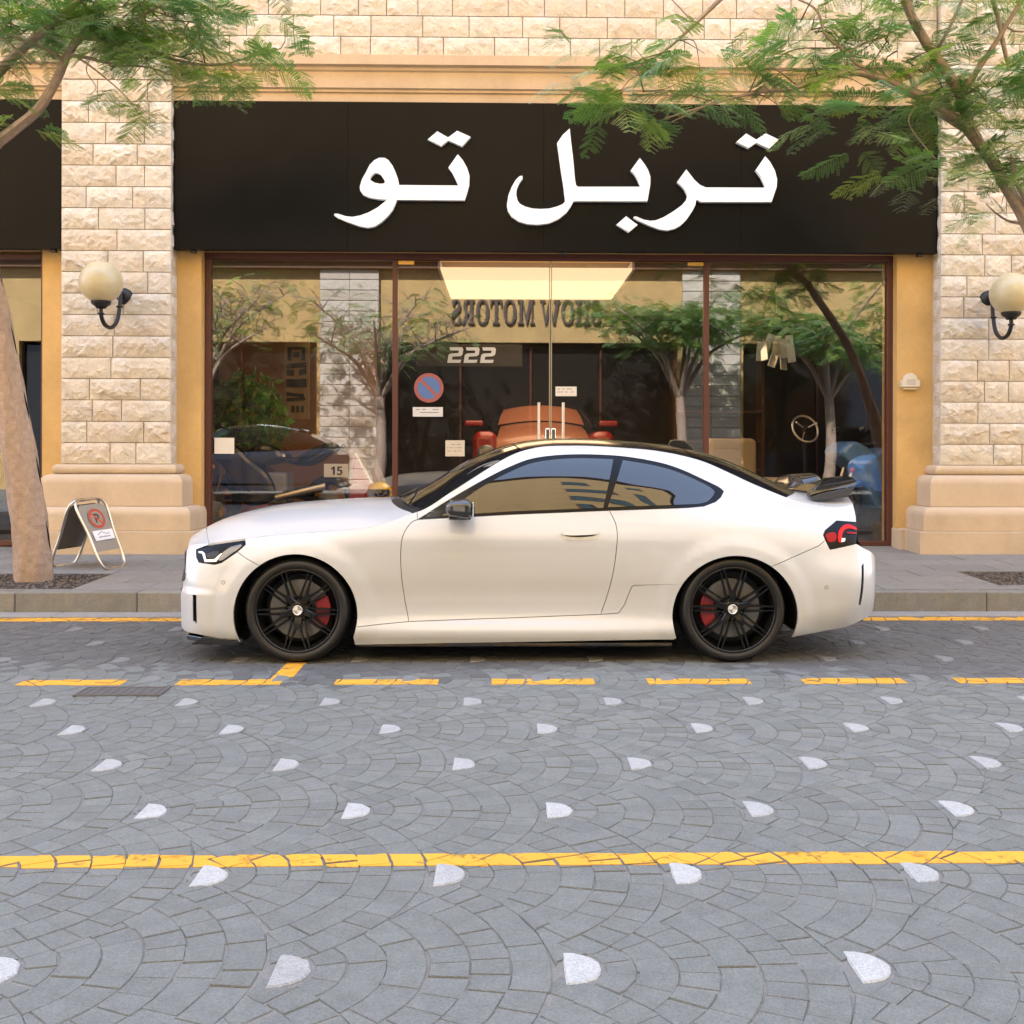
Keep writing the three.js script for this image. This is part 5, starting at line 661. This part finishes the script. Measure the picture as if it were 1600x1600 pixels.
for (const side of [1, -1]) {
  for (const [nm, [poly, holes]] of Object.entries(panels)) mesh(nm, flank(poly, 0, { holes, side, cell: /bumper/.test(nm) ? 0.026 : 0.035 }), M.paint, car);
  // everything set into the flanks
  for (const s of [slotF, slotR]) mesh('air_slot', flank(inset(s, -0.004), -0.03, { side, skirt: 0 }), M.black, car);
  const hl = group('headlight', car); mesh('housing', flank(headlight, -0.004, { side, gap: 0.003, cell: 0.03 }), M.trim, hl);
  mesh('reflector', flank([[-1.886, 0.650], [-1.846, 0.697], [-1.800, 0.729], [-1.733, 0.745], [-1.722, 0.735], [-1.752, 0.707], [-1.840, 0.646], [-1.862, 0.638]], 0.0, { side, skirt: 0.004 }), M.lens, hl);
  mesh('projector', flank([[-1.968, 0.674], [-1.93, 0.695], [-1.88, 0.70], [-1.87, 0.675], [-1.9, 0.655], [-1.95, 0.652]], -0.001, { side, skirt: 0.004 }), M.iron, hl);
  mesh('running_light', flank([[-2.026, 0.690], [-1.996, 0.693], [-1.974, 0.681], [-1.957, 0.645], [-1.900, 0.650], [-1.861, 0.685], [-1.851, 0.687], [-1.885, 0.634], [-1.967, 0.629], [-1.993, 0.679], [-2.019, 0.681]], 0.001, { side, skirt: 0.004, gap: 0 }), M.drl, hl);
  const tl = group('tail_light', car); mesh('housing', flank(tailLamp, -0.003, { side, gap: 0.003, cell: 0.028 }), M.trim, tl);
  mesh('red_lens', [flank(crom([[1.977, 0.803], [2.026, 0.820], [2.054, 0.806], [2.043, 0.763], [1.995, 0.755], [1.980, 0.782]], 4, true), 0.002, { side, skirt: 0.006 })], M.darkRed, tl);
  mesh('red_lens', flank(crom([[2.069, 0.814], [2.086, 0.836], [2.116, 0.857], [2.155, 0.864], [2.205, 0.842], [2.203, 0.826], [2.16, 0.838], [2.12, 0.832], [2.098, 0.812], [2.086, 0.78], [2.079, 0.756], [2.061, 0.756], [2.062, 0.785]], 3, true), 0.003, { side, skirt: 0.006, gap: 0 }), M.redLens, tl);
  mesh('red_bar', flank([[2.13, 0.818], [2.20, 0.812], [2.199, 0.803], [2.13, 0.807]], 0.003, { side, skirt: 0.004, gap: 0 }), M.darkRed, tl); mesh('clear_lens', flank([[2.081, 0.780], [2.112, 0.779], [2.105, 0.759], [2.077, 0.754]], 0.003, { side, skirt: 0.006, gap: 0 }), M.drl, tl);
  mesh('window_trim', flank([...dloTop, ...dloLow.slice(1), [-0.026, 0.930]], -0.004, { side, gap: 0.001 }), M.trim, car);
  mesh('side_window', flank([[-0.472, 0.922], ...crom([[-0.385, 0.989], [-0.190, 1.120], [-0.017, 1.208], [0.133, 1.261], [0.368, 1.286], [0.638, 1.281]], 5), [0.556, 0.972], [-0.026, 0.950]], -0.001, { side, gap: 0, skirt: 0.004 }), M.carGlass, car);
  mesh('quarter_window', flank([...crom([[0.70, 1.275], [0.904, 1.241], [1.062, 1.196], [1.218, 1.126], [1.277, 1.089], [1.286, 1.061], [1.235, 1.013], [1.165, 0.996]], 5), [0.585, 0.976]], -0.001, { side, gap: 0, skirt: 0.004 }), M.carGlass, car);
  const dh = group('door_handle', car), hz = (x, y) => side * W(x, y);
  mesh('recess', flank(crom([[0.294, 0.836], [0.40, 0.842], [0.505, 0.84], [0.521, 0.815], [0.500, 0.778], [0.40, 0.770], [0.314, 0.775], [0.286, 0.800]], 3, true), 0.0012, { side, gap: 0, skirt: 0.001 }), M.paint, dh);
  mesh('grip', flank(crom([[0.288, 0.818], [0.314, 0.831], [0.40, 0.835], [0.493, 0.834], [0.517, 0.824], [0.500, 0.809], [0.40, 0.803], [0.314, 0.804]], 3, true), 0.016, { side, gap: 0, skirt: 0.012 }), M.paint, dh);
  mesh('grip_shadow', flank(crom([[0.312, 0.803], [0.405, 0.8075], [0.500, 0.808], [0.478, 0.797], [0.411, 0.790], [0.338, 0.794]], 3, true), 0.002, { side, gap: 0, skirt: 0.001 }), M.black, dh);  // flat dark patch on the door, painting the shadow under the grip
  for (const [x, y] of [[1.962, 0.476], [-1.833, 0.508]]) { const n = WN(x, y), g = new THREE.TorusGeometry(0.011, 0.0022, 6, 20); g.applyQuaternion(new THREE.Quaternion().setFromUnitVectors(V(0, 0, 1), V(n.x, n.y, n.z * 1))); g.translate(x, y, W(x, y)); if (side < 0) { g.scale(1, 1, -1); } mesh('parking_sensor', g, M.grey, car); }
  mesh('grille_flank', flank([[-2.128, 0.575], [-2.146, 0.49], [-2.118, 0.505], [-2.112, 0.545]], 0.006, { side, gap: 0, skirt: 0.008, cell: 0.02 }), M.black, car);
  // mirror: black shell on a foot, glass to the rear
  const mr = group('door_mirror', car), mg = new RoundedBoxGeometry(0.165, 0.118, 0.24, 5, 0.045), mp = mg.attributes.position; for (let i = 0; i < mp.count; i++) { const x = mp.getX(i), t = (x + 0.083) / 0.165; mp.setY(i, mp.getY(i) * lerp(0.74, 1.05, t) + (1 - t) * 0.006); mp.setZ(i, mp.getZ(i) * lerp(0.8, 1, t)); } mg.computeVertexNormals(); mg.translate(-0.352, 0.975, side * 1.0); mesh('shell', mg, M.carBlack, mr);
  mesh('glass', rbox(-0.269, -0.262, 0.93, 1.02, side * 1.0 - 0.1, side * 1.0 + 0.1, 0.003), M.chrome, mr); mesh('foot', [rbox(-0.42, -0.30, 0.915, 0.94, side > 0 ? 0.84 : -0.93, side > 0 ? 0.93 : -0.84, 0.01), rbox(-0.42, -0.28, 0.906, 0.928, side > 0 ? 0.9 : -1.02, side > 0 ? 1.02 : -0.9, 0.01)], M.carBlack, mr);
  // wheel housings
  for (const A of [FA, RA]) { const pos = [], idx = [], q = arcPts(A[0], A[1], A[2] + 0.012, A[3] + 0.012, -14, 194, 36); q.forEach(([x, y]) => { const z = Math.min(0.92, W(x, y) - 0.012); pos.push(x, y, side * z, x, y, side * 0.5); }); for (let i = 0; i < q.length - 1; i++) { const a = i * 2; idx.push(a, a + 1, a + 2, a + 2, a + 1, a + 3); } mesh('wheel_housing', raw(pos, idx), M.black, car); }
}
mesh('bonnet', span((t) => -2.125 + 0.17 * t * t, (t) => -0.86 + 0.20 * Math.abs(t) ** 2.5, { p: 2.6, ns: 34, tm: 0.997 }), M.paint, car);
mesh('bumper_top', span((t) => -2.205 + 0.085 * t * t, (t) => -2.128 + 0.17 * t * t, { p: 2.6, ns: 6, tm: 0.999 }), M.paint, car);
mesh('cowl', span((t) => -0.865 + 0.20 * Math.abs(t) ** 2.5, (t) => -0.77 + 0.19 * Math.abs(t) ** 2.5, { p: 2.4, off: -0.018, ns: 5, tm: 0.97 }), M.black, car);
mesh('wiper', [tube([[-0.76, 1.03, 0.55], [-0.70, 1.055, 0.2], [-0.72, 1.05, -0.1]], 0.008, 6), tube([[-0.76, 1.03, -0.1], [-0.72, 1.05, -0.4], [-0.76, 1.02, -0.6]], 0.008, 6)], M.black, car);
mesh('windscreen', span((t) => -0.785 + 0.19 * Math.abs(t) ** 2.5, (t) => -0.03 + 0.07 * t * t, { p: 2.2, ns: 24, tm: 0.985 }), M.carGlass, car);
mesh('roof', span((t) => -0.022 + 0.07 * t * t, (t) => 1.13 + 0.05 * t * t, { p: 2.3, ns: 30, tm: 0.994 }), M.roofBlack, car);
mesh('rear_window', span((t) => 1.14 + 0.05 * t * t, (t) => 1.925 - 0.16 * Math.abs(t) ** 3, { p: 2.3, ns: 24, tm: 0.985 }), M.carGlass, car);
mesh('boot_lid', span((t) => 1.938 - 0.16 * Math.abs(t) ** 3, (t) => 2.262 - 0.036 * t * t, { p: 3, ns: 14, tm: 0.994 }), M.paint, car);
mesh('roof_aerial', prism(crom([[1.09, 1.375], [1.115, 1.412], [1.21, 1.405], [1.285, 1.335]], 5), 0.03, 0.006).translate(0, 0, -0.015), M.carBlack, car);
// nose and tail: rows from flank to flank, a little convex
function across(rows, bulge, nt = 30) { const pos = [], idx = []; for (const [x, y, b, z] of rows) for (let i = 0; i <= nt; i++) { const t = i / nt * 2 - 1, w = z ?? W0(x, y); pos.push(x + (b ?? bulge) * (1 - t * t), y, t * w); } for (let j = 0; j < rows.length - 1; j++) for (let i = 0; i < nt; i++) { const a = j * (nt + 1) + i, c = a + nt + 1; idx.push(a, a + 1, c, c, a + 1, c + 1); } return raw(pos, idx); }
mesh('nose', across([[-2.116, 0.722, -0.089], [-2.124, 0.69, -0.095], [-2.118, 0.61, -0.095], [-2.116, 0.57, -0.095], [-2.137, 0.462, -0.085], [-2.150, 0.40, -0.08], [-2.150, 0.195, -0.08], [-2.115, 0.178, -0.07]], -0.09), M.paint, car);
mesh('tail', across([[2.226, 0.985, 0.036], [2.222, 0.907, 0.04], [2.215, 0.874, 0.045], [2.20, 0.76, 0.05], [2.236, 0.717, 0.06], [2.31, 0.682, 0.06], [2.383, 0.628, 0.05], [2.392, 0.355, 0.04], [2.335, 0.266, 0.04]], 0.05), M.paint, car);
for (const s of [-1, 1]) mesh('grille', rbox(-2.245, -2.20, 0.46, 0.66, s > 0 ? 0.03 : -0.33, s > 0 ? 0.33 : -0.03, 0.02, 3), M.carBlack, car);
mesh('lower_intake', rbox(-2.240, -2.19, 0.22, 0.42, -0.42, 0.42, 0.015), M.black, car);
for (const s of [-1, 1]) mesh('tail_pipe', [0.38, 0.5].map((z) => new THREE.CylinderGeometry(0.045, 0.045, 0.2, 20, 1, true).rotateZ(Math.PI / 2).translate(2.22, 0.24, s * z)), M.iron, car);
mesh('diffuser', rbox(2.0, 2.29, 0.20, 0.32, -0.60, 0.60, 0.02), M.carBlack, car);
mesh('splitter', [prism([[-2.19, -0.45], [-2.185, 0.45], [-2.10, 0.76], [-1.95, 0.88], [-1.76, 0.915], [-1.72, 0.88], [-1.72, -0.88], [-1.76, -0.915], [-1.95, -0.88], [-2.10, -0.76]].map(([x, z]) => [x, -z]), 0.022, 0.004).rotateX(-Math.PI / 2).translate(0, 0.128, 0)], M.carBlack, car);
for (const s of [-1, 1]) mesh('splitter_fin', prism([[-2.03, 0.125], [-1.96, 0.165], [-1.80, 0.15], [-1.76, 0.14], [-1.76, 0.118], [-2.03, 0.118]], 0.012).translate(0, 0, s * 0.9 - 0.006), M.carBlack, car);
for (const s of [-1, 1]) mesh('sill_skirt', rbox(-1.0, 0.99, 0.098, 0.122, s > 0 ? 0.7 : -0.885, s > 0 ? 0.885 : -0.7, 0.006), M.carBlack, car);
mesh('underbody', [box(-1.7, 1.75, 0.13, 0.22, -0.60, 0.60), box(-0.94, 0.94, 0.13, 0.22, -0.82, 0.82), box(-2.05, -1.7, 0.16, 0.6, -0.55, 0.55), box(1.75, 2.15, 0.2, 0.7, -0.55, 0.55), box(-1.7, 1.75, 0.22, 0.76, -0.55, 0.55), box(-0.9, 0.9, 0.22, 0.86, -0.76, 0.76)], M.black, car);
// rear wing: two raised ends with a low middle, on a white boot lid
{
  const w = group('rear_spoiler', car);
  for (const s of [-1, 1]) { const f = (p, d) => { const g = prism(p, d, 0.004); g.translate(0, 0, s > 0 ? 0.60 - d : -0.60); return g; };
    mesh('end_plate', f([[1.945, 1.03], [1.979, 1.008], [2.198, 1.034], [2.242, 1.10], [2.02, 1.058]], 0.022), std(lin(0.045, 0.05, 0.062), 0.35), w);
    const pos = [], idx = [], P = [[1.935, 1.045], [2.035, 1.135], [2.10, 1.152], [2.219, 1.165], [2.253, 1.14], [2.239, 1.105], [2.05, 1.075]]; const zs = [[0.60, 0, 0], [0.45, 0.03, 0.004], [0.33, 0.06, 0], [0.26, 0.09, -0.035]]; zs.forEach(([z, dx, dy]) => P.forEach(([x, y]) => pos.push(x + dx * (x < 2.1 ? 1 : 0.25), y + dy, s * z))); for (let j = 0; j < 3; j++) for (let i = 0; i < P.length; i++) { const k = (i + 1) % P.length, a = j * P.length; idx.push(a + i, a + k, a + P.length + i, a + k, a + P.length + k, a + P.length + i); } for (const b of [0, 3 * P.length]) for (let i = 1; i < P.length - 1; i++) idx.push(b, b + i, b + i + 1);
    mesh('wing_end', raw(pos, idx).toNonIndexed(), M.carBlack, w); }
  mesh('wing_middle', [prism([[2.02, 1.055], [2.10, 1.10], [2.22, 1.125], [2.235, 1.10], [2.1, 1.06]], 0.60, 0.004).translate(0, 0, -0.30)], M.carBlack, w);
}
// wheels
function wheel(x, side, rad, rimR, width, calSide, rot) {
  const w = group('wheel', car), z = side * (0.925 - width / 2), s = side; w.position.set(x, rad - 0.004, z); const hw = width / 2;
  const lathe = (p, n = 72) => new THREE.LatheGeometry(p.map(([a, b]) => new THREE.Vector2(a, b)), n).rotateX(Math.PI / 2);
  mesh('tyre', lathe([[rimR - 0.006, -hw + 0.015], [rimR + 0.03, -hw], [rad - 0.02, -hw + 0.02], [rad - 0.003, -hw + 0.045], [rad, -0.05], [rad - 0.003, -0.047], [rad - 0.008, -0.044], [rad - 0.003, -0.04], [rad, -0.037], [rad, 0.037], [rad - 0.008, 0.041], [rad, 0.047], [rad - 0.003, hw - 0.045], [rad - 0.018, hw - 0.02], [rimR + 0.045, hw - 0.001], [rimR + 0.025, hw], [rimR + 0.02, hw - 0.002], [rimR + 0.012, hw - 0.003], [rimR - 0.002, hw - 0.014], [rimR - 0.006, hw - 0.02]]), M.tyre, w);
  const L = group('rim', w); L.scale.z = s; L.rotation.z = s * rot;
  mesh('barrel', lathe([[rimR, hw - 0.012], [rimR - 0.004, hw - 0.006], [rimR - 0.012, hw - 0.009], [rimR - 0.016, hw - 0.02], [rimR - 0.03, hw - 0.06], [rimR - 0.045, 0], [rimR - 0.03, -hw + 0.02]]), M.rim, L);
  mesh('back', lathe([[0.02, hw - 0.2], [rimR - 0.03, hw - 0.2]]), M.black, L);
  const arm = (a0, r0, w0, z0, a1, r1, w1, z1) => { // a tapered, ridged bar in the wheel's plane
    const p0 = V(r0 * Math.cos(a0), r0 * Math.sin(a0), z0), p1 = V(r1 * Math.cos(a1), r1 * Math.sin(a1), z1), d = p1.clone().sub(p0).normalize(), n = V(-d.y, d.x, 0).normalize(), pos = [], idx = [], q = [[-0.5, 0], [-0.36, 0.006], [0.36, 0.006], [0.5, 0], [0.42, -0.03], [-0.42, -0.03]]; for (const [p, ww] of [[p0, w0], [p0.clone().lerp(p1, 0.5).add(V(0, 0, 0.004)), (w0 + w1) / 2], [p1, w1]]) for (const [u, v] of q) { const t = p.clone().addScaledVector(n, u * ww); pos.push(t.x, t.y, t.z + v); } for (let j = 0; j < 2; j++) for (let i = 0; i < 6; i++) { const k = (i + 1) % 6, a = j * 6; idx.push(a + i, a + 6 + i, a + k, a + k, a + 6 + i, a + 6 + k); } const g = raw(pos, idx).toNonIndexed(); g.computeVertexNormals(); return g; };
  const zf = hw - 0.018, zh = hw - 0.045, T = Math.PI * 2 / 5;
  for (let k = 0; k < 5; k++) { const c = k * T; mesh('spoke', [arm(c, 0.045, 0.05, zh, c, 0.118, 0.036, zh + 0.012), ...[-1, 1].flatMap((e) => [arm(c + e * 0.1, 0.108, 0.017, zh + 0.012, c + e * 0.235, rimR - 0.008, 0.011, zf), arm(c + e * 0.5, 0.075, 0.016, zh, c + e * 0.33, rimR - 0.01, 0.010, zf - 0.004)])], M.rim, L); }
  mesh('hub', lathe([[0, zh + 0.01], [0.04, zh + 0.01], [0.052, zh + 0.002], [0.075, zh - 0.012], [0.085, zh - 0.035]], 40), M.rim, L);
  for (let k = 0; k < 5; k++) mesh('wheel_bolt', new THREE.CylinderGeometry(0.009, 0.009, 0.012, 6).rotateX(Math.PI / 2).translate(0.062 * Math.cos((k + 0.5) * T), 0.062 * Math.sin((k + 0.5) * T), zh - 0.002), M.iron, L);
  const e = group('hub_emblem', w); const ez = s * (zh + 0.0105); mesh('ring', new THREE.TorusGeometry(0.0285, 0.0035, 8, 32).translate(0, 0, ez), M.chrome, e);
  for (let k = 0; k < 4; k++) mesh('quadrant', new THREE.CircleGeometry(0.0255, 10, k * Math.PI / 2, Math.PI / 2).rotateY(s > 0 ? 0 : Math.PI).translate(0, 0, ez + s * 0.001), k % 2 ? M.drl : M.steel, e);
  const dz = s * (hw - 0.115); mesh('brake_disc', [new THREE.RingGeometry(0.085, 0.187, 60).translate(0, 0, dz + s * 0.004), new THREE.CylinderGeometry(0.187, 0.187, 0.03, 60, 1, true).rotateX(Math.PI / 2).translate(0, 0, dz - s * 0.012), new THREE.CylinderGeometry(0.085, 0.085, 0.04, 32).rotateX(Math.PI / 2).translate(0, 0, dz)], M.disc, w);
  const cg = prism([...arcPts(0, 0, 0.205, 0.205, -32, 32, 12), ...arcPts(0, 0, 0.115, 0.115, 30, -30, 10)], 0.045, 0.008).translate(0, 0, 0); if (calSide < 0) cg.rotateZ(Math.PI); cg.rotateZ(calSide * -0.08); cg.translate(0, 0, s > 0 ? dz + 0.006 : dz - 0.052); mesh('brake_caliper', cg, M.caliper, w);
}
for (const s of [1, -1]) { wheel(FWX, s, 0.333, 0.264, 0.272, 1, -Math.PI / 2); wheel(RWX, s, 0.337, 0.272, 0.28, -1, Math.PI / 2 + 0.0); }

renderer.render(scene, camera);
